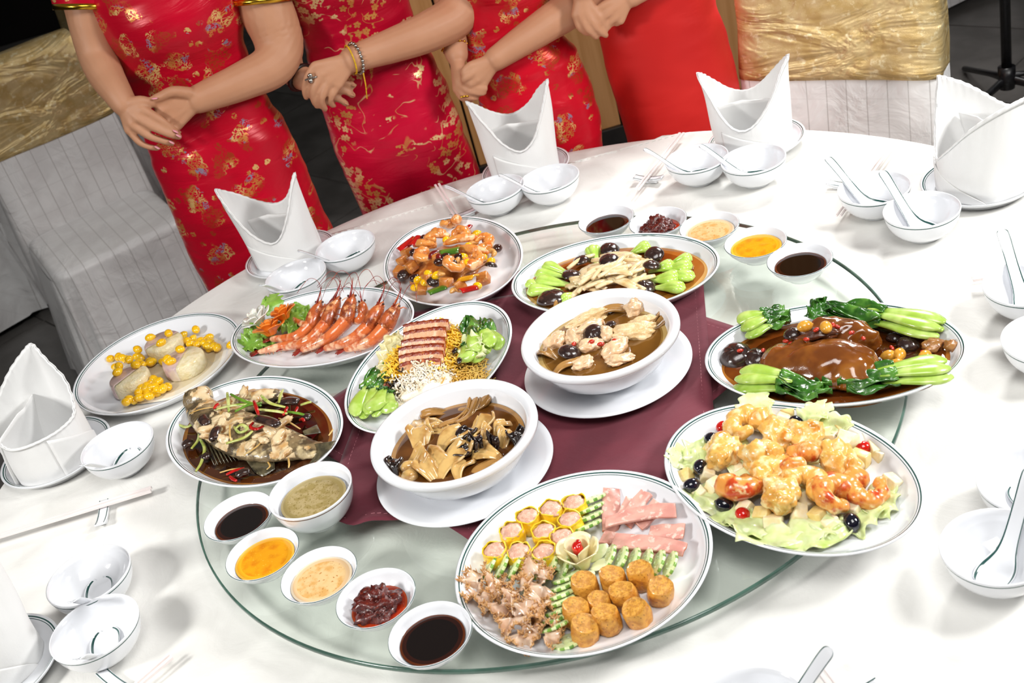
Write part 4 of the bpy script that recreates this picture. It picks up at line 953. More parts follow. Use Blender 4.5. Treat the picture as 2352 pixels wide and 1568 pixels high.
# ---------------------------------------------------------------- mushrooms and bok choy hearts
MZ = plz('mushroom')+.0075
S_oy = [mat('oyster_gravy', '#86480f', .06, '#743a0a', 14, coat=.6), mat('oyster_gravy_thin', '#9d5f22', .07, coat=.5), mat('oyster_gravy_edge', '#c79a5c', .1)]
o = liquid(.165, .111, .0140, S_oy, 'gravy', wob=.04, seed=5, edge=.82); o.location = PL['mushroom'].location; o.rotation_euler = (0, 0, radians(-24)); tag(o, 'orange brown gravy under the mushrooms and bok choy hearts', 'sauce')
def heart(a, b, wd, label, grp, seed):
    A, B = at(*a, MZ+.014), at(*b, MZ+.012); d = B-A; L = d.length; root = empty('bok_choy_heart', A, atan2(d.y, d.x)); root.location.z = MZ
    for k in range(3):
        s = (k-1); g = G(); y = s*wd*.22
        P = spl([(0, y*.5, .013), (L*.2, y*1.2, .015+.003*(k == 1)), (L*.5, y*.9, .013+.003*(k == 1)), (L, y*.2, .008)], 10)
        R = [(wd*q*.36, wd*q*.30) for q in (.55, .85, 1, 1, .92, .8, .66, .54, .42, .3)]
        g.tube(P, R, 12); g.obj('leaf_base', M_heart, root)
    return tag(root, label, 'bok choy', grp)
HL = [((1232, 628), (1300, 632), .02), ((1250, 610), (1305, 624), .022), ((1212, 650), (1250, 662), .018), ((1232, 645), (1310, 650), .026), ((1215, 668), (1285, 662), .026), ((1290, 690), (1330, 668), .018)]
for (a, b, wd), lb in zip(HL, ordlab([h[0] for h in HL], 'green bok choy heart', 'in the left group')): heart(a, b, wd, lb, 'bok choy hearts at the left', a[0])
HR = [((1586, 592), (1535, 604), .022), ((1585, 612), (1520, 616), .026), ((1590, 636), (1515, 628), .024), ((1545, 608), (1490, 620), .024), ((1558, 638), (1490, 640), .03), ((1568, 662), (1500, 656), .024)]
for (a, b, wd), lb in zip(HR, ordlab([(h[0][0]+h[1][0], 0) for h in HR], 'green bok choy heart', 'in the right group')): heart(a, b, wd, lb, 'bok choy hearts at the right', a[0]+1)
heart((1360, 570), (1368, 598), .024, 'green bok choy heart standing at the back left of the mushrooms', 'bok choy hearts at the back', 4)
heart((1490, 565), (1445, 580), .026, 'green bok choy heart at the back right of the mushrooms', 'bok choy hearts at the back', 5)
SH = [(1336, 600, .016, .016), (1312, 634, .017, .014), (1268, 688, .026, .010), (1400, 575, .018, .014), (1400, 600, .018, .034), (1503, 586, .017, .014), (1497, 612, .016, .020), (1480, 662, .020, .010)]
for i, (p, lb) in enumerate(zip(SH, ordlab(SH, 'dark shiitake cap', 'on the bok choy platter'))):
    o = cap(p[2], i*1.3+3, .6); o.location = at(p[0], p[1], MZ+p[3]); o.rotation_euler = (.25*random.uniform(-1, 1), .3*random.uniform(-1, 1), i); tag(o, lb, 'mushroom', 'shiitake caps on the bok choy platter')
rnd = random.Random(3)
def strip(a, b, z, wd, th, m, name, bend=.006, seed=0):
    A, B = at(*a, z), at(*b, z); d = (B-A); n = Vector((-d.y, d.x, 0)).normalized(); C = (A+B)/2+n*bend*random.uniform(-1, 1)+Vector((0, 0, .003))
    g = G(); P = spl([tuple(A-C), (0, 0, .0), tuple(B-C)], 8); g.tube(P, [(wd*.8, th)]+[(wd, th)]*5+[(wd*.95, th*.9), (wd*.7, th*.8)], 8, round_=False, spin=pi/8)
    return g.obj(name, m, loc=C)
for k in range(46):
    t = k/46; a = rnd.uniform(0, 1); b = rnd.uniform(0, 1)
    cx = 1400+ (a-.5)*150; cy = 625-(a-.5)*22+(b-.5)*70
    hgt = .014+.022*max(0, 1-((cx-1400)/95)**2-((cy-622)/42)**2)
    l = rnd.uniform(22, 40); an = rnd.uniform(-1.15, .55)+.1
    o = strip((cx-l*cos(an), cy-l*sin(an)*.75), (cx+l*cos(an), cy+l*sin(an)*.75), MZ+hgt, rnd.uniform(.0042, .0068), .0032, M_cream, 'mushroom_strip', seed=k)
    tag(o, 'cream king oyster mushroom strip heaped in the middle of the bok choy platter', 'mushroom', 'king oyster mushroom strips')
g = G(); c = at(1402, 622, MZ+.012); g.blob((c.x, c.y, MZ+.008), (.062, .036, .018), .1, 1.5, 2, 3, Matrix.Rotation(radians(-20), 3, 'Z')); o = g.obj('mushroom_mound', M_cream); tag(o, 'mound of cream mushroom under the loose strips on the bok choy platter', 'mushroom', kind='stuff')
# ---------------------------------------------------------------- roast pork on noodles
KZ = plz('pork')+.0075
M_crk = mat('pork_crackling', '#9c3d1c', .3, '#7d2812', 60, .4, .65, '#c06a33', 90, .56, .7, bump=.5, bsc=180, coat=.4)
M_pork = mat('pork_meat', '#dba97e', .35, '#c98f62', 50, .4, .65, '#ecc9a4', 90, .55, .7, bump=.3, bsc=140, coat=.3, sss=.15)
def pork(a, b, zoff, ht, label, th=.006, tilt=.9):
    A, B = at(*a, KZ+zoff), at(*b, KZ+zoff); d = B-A; L = d.length; g = G(); n = 20; vs = []; fs = []; mm = []
    prof = []
    for i in range(n+1):
        u = i/n; prof.append(((u-.5)*L, -ht*.5*(1-.1*sin(u*9)))); 
    top = [((u/n-.5)*L*(.98), ht*.5*(1-.25*(2*u/n-1)**4)+.0006*sin(u*2.3)) for u in range(n+1)]
    for zz in (-th/2, th/2):
        for x, y in prof: vs.append((x, y, zz))
        for x, y in [(p[0], p[1]-ht*.24) for p in top]: vs.append((x, y, zz))
        for x, y in top: vs.append((x, y, zz))
    m = n+1
    for s in (0, 1):
        o = s*3*m
        for r in (0, 1):
            for i in range(n):
                q = [o+r*m+i, o+r*m+i+1, o+(r+1)*m+i+1, o+(r+1)*m+i]; fs.append(q if s else q[::-1]); mm.append(1 if r == 1 else 0)
    for i in range(n):
        q = [2*m+i, 2*m+i+1, 5*m+i+1, 5*m+i]; fs.append(q); mm.append(1)
        q = [i+1, i, 3*m+i, 3*m+i+1]; fs.append(q); mm.append(1)
    for i in (0, n):
        for r in (0, 1):
            fs.append([r*m+i, (r+1)*m+i, 3*m+(r+1)*m+i, 3*m+r*m+i] if i else [(r+1)*m+i, r*m+i, 3*m+r*m+i, 3*m+(r+1)*m+i]); mm.append(1)
    g.add(vs, fs, mm); o = g.obj('pork_slice', [M_pork, M_crk], loc=(A+B)/2, bevel=.0012)
    o.rotation_euler = (Matrix.Rotation(atan2(d.y, d.x), 3, 'Z') @ Matrix.Rotation(tilt, 3, 'X')).to_euler()
    return tag(o, label, 'pork', 'roast pork slices')
PK = [((926, 757), (1032, 744), .048, .020), ((927, 776), (1026, 763), .046, .022), ((922, 795), (1024, 787), .044, .022), ((915, 812), (1022, 802), .041, .022), ((916, 830), (1020, 818), .038, .022), ((920, 850), (1013, 838), .030, .026)]
for i, (a, b, z, hh) in enumerate(PK):
    pork(a, b, z, hh, ['farthest', 'second', 'third', 'fourth', 'fifth', 'nearest'][i]+' roast pork slice of the row'+(' from the back' if 0 < i < 5 else '')+', on the noodle platter', tilt=.95 if i < 5 else .7)
M_shred = mat('chicken_shreds', '#f6ecdc', .45, '#ead9be', 60, sss=.2)
M_egg = mat('egg_shreds', '#f0b722', .35, '#f7d35a', 60, .4, .65, coat=.2, sss=.2)
M_noo = mat('thin_noodles', '#e2bd62', .35, '#d3a544', 40, coat=.2, sss=.1)
M_cab = leafmat('cabbage_leaf', '#cfc28a', '#e3d9ad', '#a98a4a')
M_hamd = mat('cured_ham', '#b06a58', .35, '#99513f', 50, coat=.3)
def mound_h(p, c, a, b, ang, H):
    d = p-c; u = (d.x*cos(ang)+d.y*sin(ang))/a; v = (-d.x*sin(ang)+d.y*cos(ang))/b; r = u*u+v*v
    return H*max(0, 1-r)**.6 if r < 1 else 0
kc = at(975, 835, KZ+.012); KA = radians(57.9-4)
g = G(); g.blob((kc.x, kc.y, KZ+.004), (.098, .066, .030), .12, 1.4, 3, 4, Matrix.Rotation(KA, 3, 'Z')); o = g.obj('noodle_mound', M_noo); tag(o, 'mound of noodles under the roast pork slices', 'noodles', kind='stuff')
def shreds(name, pxs, n, m, L, r, label, cat, seed, rise=.004, spread=(40, 28), curly=.5):
    rnd = random.Random(seed); g = G()
    for k in range(n):
        px, py = rnd.choice(pxs); px += rnd.gauss(0, spread[0]*.45); py += rnd.gauss(0, spread[1]*.45)
        p = at(px, py, KZ+.02); h = mound_h(p, kc, .105, .072, KA, .031)
        p = Vector((p.x, p.y, KZ+.003+h+rnd.uniform(0, rise))); a = rnd.random()*6.28; c = rnd.uniform(-1, 1)*curly; l = L*rnd.uniform(.5, 1.2)
        P = []
        for i in range(5):
            t = (i/4-.5)*l; aa = a+c*i*.5; P.append(p+Vector((t*cos(aa), t*sin(aa), .003*sin(i*1.5+k))))
        g.tube(P, r*rnd.uniform(.7, 1.2), 5, round_=False)
    o = g.obj(name, m); return tag(o, label, cat, kind='stuff')
g = G(); q = at(972, 880, KZ+.02); g.blob((q.x, q.y, KZ+.006), (.055, .030, .020), .3, 2.6, 8, 4, Matrix.Rotation(radians(15), 3, 'Z')); o = g.obj('chicken_mound', M_shred); tag(o, 'packed white chicken under the loose shreds of the noodle platter', 'shredded chicken', kind='stuff')
shreds('chicken_shreds', [(985, 870), (960, 890), (1000, 880), (930, 905), (1020, 865)], 760, M_shred, .010, .0013, 'white shredded chicken heaped before the nearest pork slice', 'shredded chicken', 1, .010, (40, 26), .12)
shreds('chicken_shreds', [(1065, 755), (1085, 765), (1090, 770)], 180, M_shred, .014, .0012, 'white shredded chicken at the back right of the pork', 'shredded chicken', 2, .012, (26, 18))
shreds('egg_shreds', [(1045, 770), (1055, 785), (1030, 800), (1040, 760), (1000, 735), (1025, 835), (1020, 850)], 300, M_egg, .018, .0014, 'yellow egg shreds right of the pork slices', 'egg shreds', 3, .010, (30, 18))
shreds('egg_shreds', [(905, 835), (900, 855), (895, 870), (910, 815)], 170, M_egg, .020, .0014, 'yellow egg shreds left of the pork slices', 'egg shreds', 4, .010, (22, 22))
shreds('noodle_strands', [(1060, 830), (1080, 845), (1050, 855), (1075, 815), (1030, 865), (1090, 850)], 260, M_noo, .034, .0010, 'loose thin noodles at the right of the pork', 'noodles', 5, .010, (34, 24), 1.3)
shreds('dark_shreds', [(915, 890), (925, 895), (1000, 860), (905, 880)], 40, M_fung, .012, .0016, 'few dark mushroom shreds among the white chicken shreds', 'mushroom shreds', 6, .008, (34, 20))
for i, (px, py, a, L, W, z, lb) in enumerate([(897, 820, 1.2, .06, .04, .012, 'crisp pale cabbage leaf left of the pork slices'), (905, 795, .9, .05, .035, .018, 'cabbage leaf at the upper left of the pork slices'), (1085, 795, -.6, .05, .04, .018, 'pale cabbage leaf right of the pork slices'), (1098, 815, -.9, .045, .035, .010, 'cabbage leaf beside the right bok choy'), (890, 860, 1.0, .05, .03, .010, 'cabbage leaf above the left bok choy')]):
    o = ruffle('cabbage_leaf', M_cab if i not in (2, 3) else M_let, L, W, i*2.2); o.location = at(px, py, KZ+z+.008); o.rotation_euler = (.3, -.3, a); tag(o, lb, 'cabbage', 'cabbage leaves on the noodle platter')
for i, (px, py, lb) in enumerate([(1082, 862-75, 'dark mushroom bit right of the pork slices'), (1054, 828-20, 'dark mushroom bit before the right bok choy')]):
    px, py = [(1045, 805), (1055, 828)][i]; g = G(); g.blob((0, 0, 0), (.008, .0045, .004), .2, 1.5, i, 3); o = g.obj('mushroom_bit', M_fung, loc=at(px, py, KZ+.034)); o.rotation_euler = (0, 0, 1.2); tag(o, lb, 'mushroom')
for i, (px, py, lb) in enumerate([(882, 888, 'reddish cured ham strip at the left of the noodles'), (1080, 778, 'reddish cured ham strip near the right bok choy')]):
    o = strip((px-12, py+14), (px+12, py-14), KZ+.02, .008, .0022, M_hamd, 'ham_strip'); tag(o, lb, 'ham')
bunch(at(845, 965, KZ+.01), at(878, 850, KZ+.012), 4, .05, 'bok choy bunch at the left end of the pork platter', 7, h=.014, leaf0=.45)
bunch(at(1128, 815, KZ+.014), at(1085, 738, KZ+.02), 4, .05, 'bok choy bunch at the right end of the pork platter', 8, h=.02, leaf0=.38, leafw=1.2)
o = bunch(at(1090, 840, KZ+.012), at(1072, 790, KZ+.02), 2, .03, 'small pale bok choy piece under the right bunch', 9, h=.012, leaf0=.7)
o = bunch(at(880, 955, KZ+.012), at(895, 905, KZ+.014), 2, .034, 'short cut bok choy piece beside the left bunch', 10, h=.016, leaf0=.8)
# ---------------------------------------------------------------- stir-fried shrimp
YZ = plz('stirfry')+.0075
yc = at(1030, 605, YZ+.01)
M_shr = mat('stirfry_shrimp', '#e0974a', .2, '#cf6a22', 45, .42, .66, '#f2c796', 60, .50, .66, bump=.25, bsc=130, coat=.6, sss=.2)
M_tofu = mat('fried_cube', '#c47a34', .3, '#a55a20', 50, .4, .65, '#dba35c', 80, .55, .7, bump=.4, bsc=130, coat=.45)
M_rpep = mat('red_pepper', '#bf160e', .15, '#9c0d08', 25, coat=.6)
M_gpep = mat('green_pepper', '#4f7a1e', .15, '#3d6416', 25, coat=.6)
M_ypep = mat('yellow_pepper', '#e6a80e', .15, '#d69408', 25, coat=.6)
M_oliv = mat('dark_mushroom', '#2c120c', .12, '#3f1c10', 30, coat=.7)
M_chil = mat('dried_chilli', '#6e0e0c', .2, '#4e0806', 40, coat=.6)
M_cash = mat('cashew', '#d9a35a', .3, '#c4853a', 50, coat=.4)
def yh(px, py):
    p = at(px, py, YZ+.02); return p
def yput(o, px, py, z, rot, label, cat, grp):
    o.location = at(px, py, YZ+z); o.rotation_euler = rot; return tag(o, label, cat, grp)
HSF = lambda px, py: .008+.034*max(0, 1-((px-1030)/125)**2-((py-605)/88)**2)
g = G(); g.blob((yc.x, yc.y, YZ+.003), (.078, .064, .026), .25, 2.4, 4, 4); o = g.obj('stirfry_mound', M_tofu); tag(o, 'tightly packed saucy middle of the stir-fried heap', 'stir fry', kind='stuff')
SP = [(1040, 527), (990, 575), (1050, 622), (1098, 612), (1108, 570), (1060, 555), (1000, 560), (975, 600)]
for i, (p, lb) in enumerate(zip(SP, ordlab(SP, 'orange curled shrimp', 'in the stir-fried heap'))):
    o = curl_prawn(i*1.9+3, .0125, .0085, 4.2, M_shr); o.name = 'shrimp'; o.scale = (1.25,)*3; yput(o, p[0], p[1], HSF(*p)-.002, (random.uniform(-.5, .5), random.uniform(-.5, .5), i*1.1), lb, 'shrimp', 'shrimp in the stir-fry')
for i, (a, b, lb) in enumerate([((1020, 560), (1095, 545), 'long orange shrimp tail along the top of the heap'), ((1050, 572), (1120, 580), 'shrimp tail fan below the top of the heap'), ((975, 545), (1030, 540), 'shrimp tail at the back left of the heap')]):
    A, B = at(*a, YZ+.040), at(*b, YZ+.042); g = G(); C = (A+B)/2; g.tube(spl([tuple(A-C), (0, 0, .005), tuple(B-C)], 9), [.003, .006, .0072, .008, .0085, .0085, .008, .0065, .004], 10); yput(g.obj('shrimp_tail', M_shr), 0, 0, 0, (0, 0, 0), lb, 'shrimp', None).location = C
CB = [(1070, 535), (925, 598), (945, 612), (970, 665), (1025, 648), (1055, 655), (1110, 640), (935, 580), (1000, 590), (960, 555), (985, 640), (1120, 560), (920, 625)]
for i, (p, lb) in enumerate(zip(CB, ordlab(CB, 'brown fried cube', 'in the stir-fried heap'))):
    g = G(); s = random.uniform(.0085, .0115); g.box((-s, -s*.9, -s*.8), (s, s*.9, s*.8)); g.v = [(x+random.uniform(-.001, .001), y+random.uniform(-.001, .001), z) for x, y, z in g.v]
    o = g.obj('fried_cube', M_tofu, bevel=.0022); yput(o, p[0], p[1], HSF(*p)+.006, (random.uniform(-.5, .5), random.uniform(-.5, .5), i), lb, 'tofu', 'fried cubes in the stir-fry')
GN = [(1094, 537), (1025, 551), (1048, 541), (960, 643), (984, 630), (955, 660), (1073, 603), (1108, 592), (1128, 600), (1097, 657), (1003, 632), (1076, 565), (1062, 590), (975, 648), (1040, 550)]
for i, (p, lb) in enumerate(zip(GN, ordlab(GN, 'bright yellow ginkgo nut', 'in the stir-fried heap'))):
    o = gink(r=.0082); yput(o, p[0], p[1], HSF(*p)+.008, (0, random.uniform(-.4, .4), i*1.3), lb, 'nut', 'ginkgo nuts in the stir-fry')
def chip(m, name, L, W):
    L *= 1.2; W *= 1.2; g = G(); g.sheet(8, 7, lambda u, v: ((u-.5)*L, (v-.5)*W, .004*(1-(2*v-1)**2))); return g.obj(name, m, thick=.003)
for i, (px, py, m, nm, L, W, a, lb) in enumerate([(935, 562, M_rpep, 'red_pepper', .034, .018, .4, 'large red pepper piece at the left of the stir-fried heap'), (955, 555, M_rpep, 'red_pepper', .024, .016, .9, 'red pepper piece behind the large left one'), (1076, 665, M_rpep, 'red_pepper', .026, .018, .3, 'red pepper piece at the front right of the heap'), (1074, 527, M_rpep, 'red_pepper', .018, .012, 1.0, 'red pepper bit at the back of the heap'),
        (1033, 578, M_gpep, 'green_pepper', .030, .020, -.2, 'green pepper piece at the top of the heap'), (1003, 667, M_gpep, 'green_pepper', .028, .020, .3, 'green pepper piece at the front of the heap'), (1075, 640, M_ypep, 'yellow_pepper', .028, .020, -.6, 'yellow pepper piece at the right of the heap')]):
    yput(chip(m, nm, L, W), px, py, HSF(px, py)+.012, (random.uniform(-.5, .2), random.uniform(-.3, .3), a), lb, 'pepper', None)
OL = [(1009, 602), (1143, 570), (950, 580), (952, 638), (1052, 592), (1040, 605), (1025, 590), (975, 548)]
for i, (p, lb) in enumerate(zip(OL, ordlab(OL, 'shiny dark mushroom ball', 'in the stir-fried heap'))):
    g = G(); g.blob((0, 0, 0), (.0105, .0085, .008), .1, 1.3, i, 3); yput(g.obj('mushroom_ball', M_oliv), p[0], p[1], HSF(*p)+.009, (.2, .2, i), lb, 'mushroom', 'dark mushrooms in the stir-fry')
MB = [(926, 633), (995, 648), (1127, 612), (1122, 552), (1030, 603)]
for i, (p, lb) in enumerate(zip(MB, ordlab(MB, 'cut brown mushroom', 'in the stir-fried heap'))):
    o = cap(.012, i*2.2+8, .7); yput(o, p[0], p[1], HSF(*p)+.004, (.5, -.3, i*1.4), lb, 'mushroom', 'cut mushrooms in the stir-fry')
for i, (p, lb) in enumerate(zip([(1000, 586), (1012, 592)], ('dried red chilli in the middle of the heap', 'second dried chilli, right of the first'))):
    g = G(); g.tube(spl([(-.014, 0, 0), (0, .003, .003), (.014, 0, 0)], 8), [.002, .005, .0062, .006, .0056, .005, .0035, .0015], 8); yput(g.obj('dried_chilli', M_chil), p[0], p[1], HSF(*p)+.010, (0, 0, .4+i), lb, 'chilli', None)
CS = [(1047, 667), (1013, 628), (1045, 600), (1130, 580), (1085, 560)]
for i, (p, lb) in enumerate(zip(CS, ordlab(CS, 'tan curved cashew', 'in the stir-fried heap'))):
    g = G(); g.tube(spl([(-.009, -.004, 0), (-.004, .003, 0), (.004, .003, 0), (.009, -.004, 0)], 9), [.003, .0045, .0052, .005, .0047, .005, .0052, .0045, .003], 8); yput(g.obj('cashew', M_cash), p[0], p[1], HSF(*p)+.008, (0, .2, i*1.7), lb, 'nut', 'cashews in the stir-fry')
# ---------------------------------------------------------------- whole grilled prawns
PZ = plz('prawn')+.0075
M_pr = mat('prawn_shell', '#d5703a', .2, '#b04420', 40, .46, .66, '#f0c098', 38, .50, .66, bump=.25, bsc=160, coat=.6, sss=.15)
M_prh = mat('prawn_head', '#b65a2c', .25, '#7a3418', 45, .44, .64, '#dc9c68', 60, .54, .68, bump=.5, bsc=160, coat=.5, sss=.1)
M_prt = mat('prawn_tail', '#8c1c16', .22, '#6e120e', 40, .4, .65, '#b8502c', 60, .56, .68, coat=.5)
def prawn(pts, hd, r, label, seed):
    root = empty('grilled_prawn', at(pts[0][0], pts[0][1], PZ)); o0 = root.location.copy()
    P = [tuple(at(a, b, PZ+z)-o0) for a, b, z in pts]; Q = spl(P, 43); g = G(); segs = 6; pp = []; rr = []
    for i, q in enumerate(Q):
        t = i/42; s = (t*segs) % 1; base = r*(.42+.62*t**.75) if t < .9 else r*1.02
        pp.append(q); rr.append((base*(1-.10*(s > .82)*(s-.82)/.18-.02*s), base*1.12*(1-.10*(s > .82)*(s-.82)/.18)))
    g.tube(pp, rr, 14); g.obj('abdomen', M_pr, root)
    H0 = Vector(Q[-1]); H1 = at(hd[0], hd[1], PZ+hd[2])-o0; d = H1-H0; g = G()
    hp = spl([tuple(H0-d*.06), tuple(H0+d*.35+Vector((0, 0, .002))), tuple(H0+d*.75), tuple(H1)], 12)
    g.tube(hp, [(r*q, r*q*1.15) for q in (1.0, 1.1, 1.14, 1.12, 1.06, .98, .88, .76, .62, .46, .3, .12)], 12); hd_o = g.obj('head', M_prh, root)
    dn = d.normalized(); sd = Vector((-dn.y, dn.x, 0)).normalized(); g = G()
    g.tube([H0+d*.6+Vector((0, 0, r*.8)), H0+d*1.0+Vector((0, 0, r*.9)), H0+d*1.35+Vector((0, 0, r*1.3))], [(.0016, .003), (.0012, .002), .0005], 6, round_=False); g.obj('rostrum', M_prt, hd_o)
    for s in (-1, 1):
        g = G(); g.blob(H0+d*.86+sd*s*r*.62+Vector((0, 0, r*.35)), (.0022,)*3, 0, sub=2); g.obj('eye', M_oliv, hd_o)
    for s in (-1, 1):
        g = G(); a = H1; g.tube(spl([tuple(a), tuple(a+d*.5+sd*s*.010+Vector((0, 0, .012))), tuple(a+d*.55+sd*s*.03+Vector((0, 0, .020))), tuple(a+d*.1+sd*s*.05+Vector((0, 0, .012)))], 14), .0005, 4, round_=False); g.obj('antenna', M_prt, root)
    g = G(); rnd = random.Random(seed)
    for k in range(10):
        t = k/9; b = H0+d*(t*.9-.05)+sd*r*rnd.choice((-.8, .8)); e = b+dn*rnd.uniform(.002, .012)+sd*rnd.uniform(-.014, .014)+Vector((0, 0, -rnd.uniform(.004, .012)))
        g.tube([b, (b+e)/2+Vector((0, 0, .003)), e], [.0012, .001, .0005], 5, round_=False)
    for k in range(8):
        q = Vector(Q[6+k*4]); g.tube([q+Vector((0, 0, -r*.5)), q+sd*rnd.uniform(-.008, .008)+Vector((0, 0, -r*.9))], [.0014, .0006], 5, round_=False)
    l = g.obj('legs', M_pr, root); l['kind'] = 'stuff'
    T0 = Vector(Q[0]); td = (Vector(Q[0])-Vector(Q[4])).normalized(); ts = Vector((-td.y, td.x, 0)).normalized()
    for k in range(4):
        a = (k-1.5)*.36; v = td*cos(a)+ts*sin(a); L = .021*(1 if k in (1, 2) else .85); g = G(); side = Vector((-v.y, v.x, 0)).normalized()
        g.tube([T0-v*.003, T0+v*L*.5+Vector((0, 0, .001)), T0+v*L], [(.0026, .0012), (.0046, .0011), (.0022, .0007)], 8, up=(0, 0, 1)); g.obj('tail_fin', M_prt, root)
    return tag(root, label, 'prawn', 'grilled prawns on the oval platter')
PR = [([(655, 722, .012), (700, 745, .022), (735, 735, .03)], (770, 690, .045), .0085, 'prawn mostly hidden behind the front row, its head at the middle'),
      ([(800, 740, .02), (825, 735, .03), (835, 720, .036)], (832, 690, .05), .0085, 'prawn peeping out behind the gap between two heads'),
      ([(625, 779, .016), (680, 773, .024), (716, 745, .032)], (738, 690, .05), .0115, 'leftmost whole grilled prawn of the front row'),
      ([(655, 797, .012), (708, 783, .022), (752, 742, .032)], (780, 680, .055), .0118, 'second whole grilled prawn from the left'),
      ([(695, 803, .012), (755, 775, .024), (797, 735, .034)], (812, 675, .058), .0122, 'third whole grilled prawn, in the middle of the row'),
      ([(748, 800, .012), (805, 782, .022), (850, 748, .032)], (880, 693, .056), .0118, 'fourth whole grilled prawn, right of the middle'),
      ([(795, 802, .010), (848, 785, .018), (885, 752, .028)], (917, 697, .052), .0122, 'rightmost whole grilled prawn, showing its pale belly side'),
      ([(596, 808, .008), (640, 797, .012), (690, 790, .014)], (725, 775, .018), .009, 'lowest prawn with its tail pointing left under the others')]
for i, p in enumerate(PR): prawn(*p, i)
M_car = mat('carrot', '#ef8a2c', .25, '#e2741a', 40, coat=.5, sss=.2)
M_whr = mat('white_radish', '#f3f1ea', .3, '#e4e2d6', 40, coat=.4, sss=.3)
for (px, py, z, m, lb, s) in [(592, 724, .040, M_whr, 'white radish flower at the left of the grilled prawns', 1.0), (648, 714, .046, M_car, 'carrot flower behind, touching the prawns', .9), (616, 750, .040, M_car, 'carrot flower in front of the white radish flower', .95)]:
    q = at(px, py, PZ+z); f_ = tag(empty('carved_flower', (q.x, q.y, PZ+z-.018)), lb, 'garnish', 'carved flowers beside the prawns'); f_.rotation_euler = (-.35, .05, px)
    for k in range(5): petal(f_, m, k*2*pi/5, .008, .021, .016, 1.25, .0, curl=1.2)
    for k in range(5): petal(f_, m, k*2*pi/5+.6, .006, .014, .019, 1.3, .003, curl=.8)
    for k in range(4): petal(f_, m, k*pi/2, .003, .007, .020, 1.5, .006, curl=.3)
    f_.scale = (s*1.15,)*3
for i, (px, py, L, W, a, z, lb) in enumerate([(588, 770, .058, .05, .9, .012, 'green lettuce leaf under the white radish flower'), (600, 785, .06, .05, -.3, .008, 'green lettuce leaf below the front carrot flower'), (680, 725, .06, .05, .9, .02, 'green lettuce leaf right of the back carrot flower'), (625, 700, .05, .04, 1.8, .016, 'green lettuce leaf behind the carved flowers'), (665, 750, .05, .04, 2.4, .014, 'green lettuce leaf between flowers and prawns')]):
    o = ruffle('lettuce_leaf', M_letg, L, W, i*2.6, .010, .008, frq=11); q = at(px, py, PZ+z); o.location = (q.x, q.y, PZ+z-.010); o.rotation_euler = (.2, -.15, a); conform(o, 'prawn'); tag(o, lb, 'lettuce', 'green lettuce under the carved flowers')
# ---------------------------------------------------------------- taro cakes with ginkgo nuts
AZ = plz('taro')+.0075
S_syr = [mat('syrup', '#d9cdb2', .08, '#cfc09f', 16, coat=.5), mat('syrup_thin', '#e2dac6', .08, coat=.5), mat('syrup_edge', '#ecebe4', .1)]
o = liquid(.118, .118, .0095, S_syr, 'syrup', wob=.05, seed=8); q = at(382, 835, AZ); o.location = (PL['taro'].location.x+.02, PL['taro'].location.y-.008, plz('taro')); o.scale = (.92, .92, 1); tag(o, 'pale clear syrup around the taro cakes', 'syrup')
M_tar = mat('taro_cake', '#cdb3aa', .35, '#b597a0', 12, .42, .58, '#e8dcc0', 9, .5, .62, bump=.5, bsc=120, coat=.35, sss=.2)
M_rice = mat('rice_cake', '#ece0bc', .35, '#e0d0a0', 90, .4, .65, bump=.9, bsc=260, coat=.35, sss=.2)
def cake(px, py, r, h, tx, label, seed, half):
    root = empty('taro_cake'); n = 40; ang = half
    for part, m in (('taro_half', M_tar), ('rice_half', M_rice)):
        g = G(); s = 1 if part == 'taro_half' else -1; vs = []; rows = [(0, .96), (.1, 1), (.8, 1.0), (.93, .97), (1, .9)]; k = 21
        for z, q in rows:
            for i in range(k):
                t = ang+s*pi*i/(k-1); rr = r*q*(1+.03*noise.noise(Vector((cos(t)*2+seed, sin(t)*2, z*2)))); vs.append((rr*cos(t), rr*sin(t), h*z))
        fs = [[a*k+i, a*k+i+1, (a+1)*k+i+1, (a+1)*k+i][::s] for a in range(len(rows)-1) for i in range(k-1)]
        fs.append([(len(rows)-1)*k+i for i in range(k)][::s]); fs.append([i for i in range(k)][::-s])
        fs.append([a*k for a in range(len(rows))][::s]+[a*k+k-1 for a in range(len(rows))][::-s]); g.add(vs, fs); g.obj(part, m, root)
    q = at(px, py, AZ+h*.6+.004); root.location = (q.x, q.y, AZ+.001+tx); root.rotation_euler = (random.uniform(-.05, .05), random.uniform(-.05, .05), 0)
    return tag(root, label, 'cake', 'taro and rice cakes')
cake(298, 872, .038, .030, 0, 'front left taro cake, cream with a lilac back', 1, .9); cake(377, 792, .037, .028, .003, 'back taro cake, farthest from the camera', 2, .5)
cake(421, 829, .040, .030, 0, 'right taro cake, half lilac and half grainy cream', 4, 1.35)
NT_ = [(345, 775), (387, 765), (370, 787), (414, 802), (384, 824), (392, 830), (273, 841), (270, 854), (311, 838), (296, 826)]
for p, z in zip(NT_, (.034, .034, .034, .030, .030, .029, .032, .031, .034, .034)):
    pass
for i, (p, lb) in enumerate(zip(NT_, ordlab(NT_, 'yellow ginkgo nut', 'lying on top of a taro cake'))):
    o = gink(r=.0085); o.location = at(p[0], p[1], AZ+.036); o.rotation_euler = (0, 0, i*1.9); tag(o, lb, 'nut', 'ginkgo nuts on the taro cakes')
rnd = random.Random(12); GB = []
for cx, cy, n in ((340, 870, 11), (330, 895, 11), (300, 915, 7), (360, 885, 6), (465, 780, 9), (480, 795, 7), (440, 768, 5), (275, 825, 5), (325, 815, 5), (345, 842, 5)):
    for k in range(n): GB.append((cx+rnd.gauss(0, 14), cy+rnd.gauss(0, 9)))
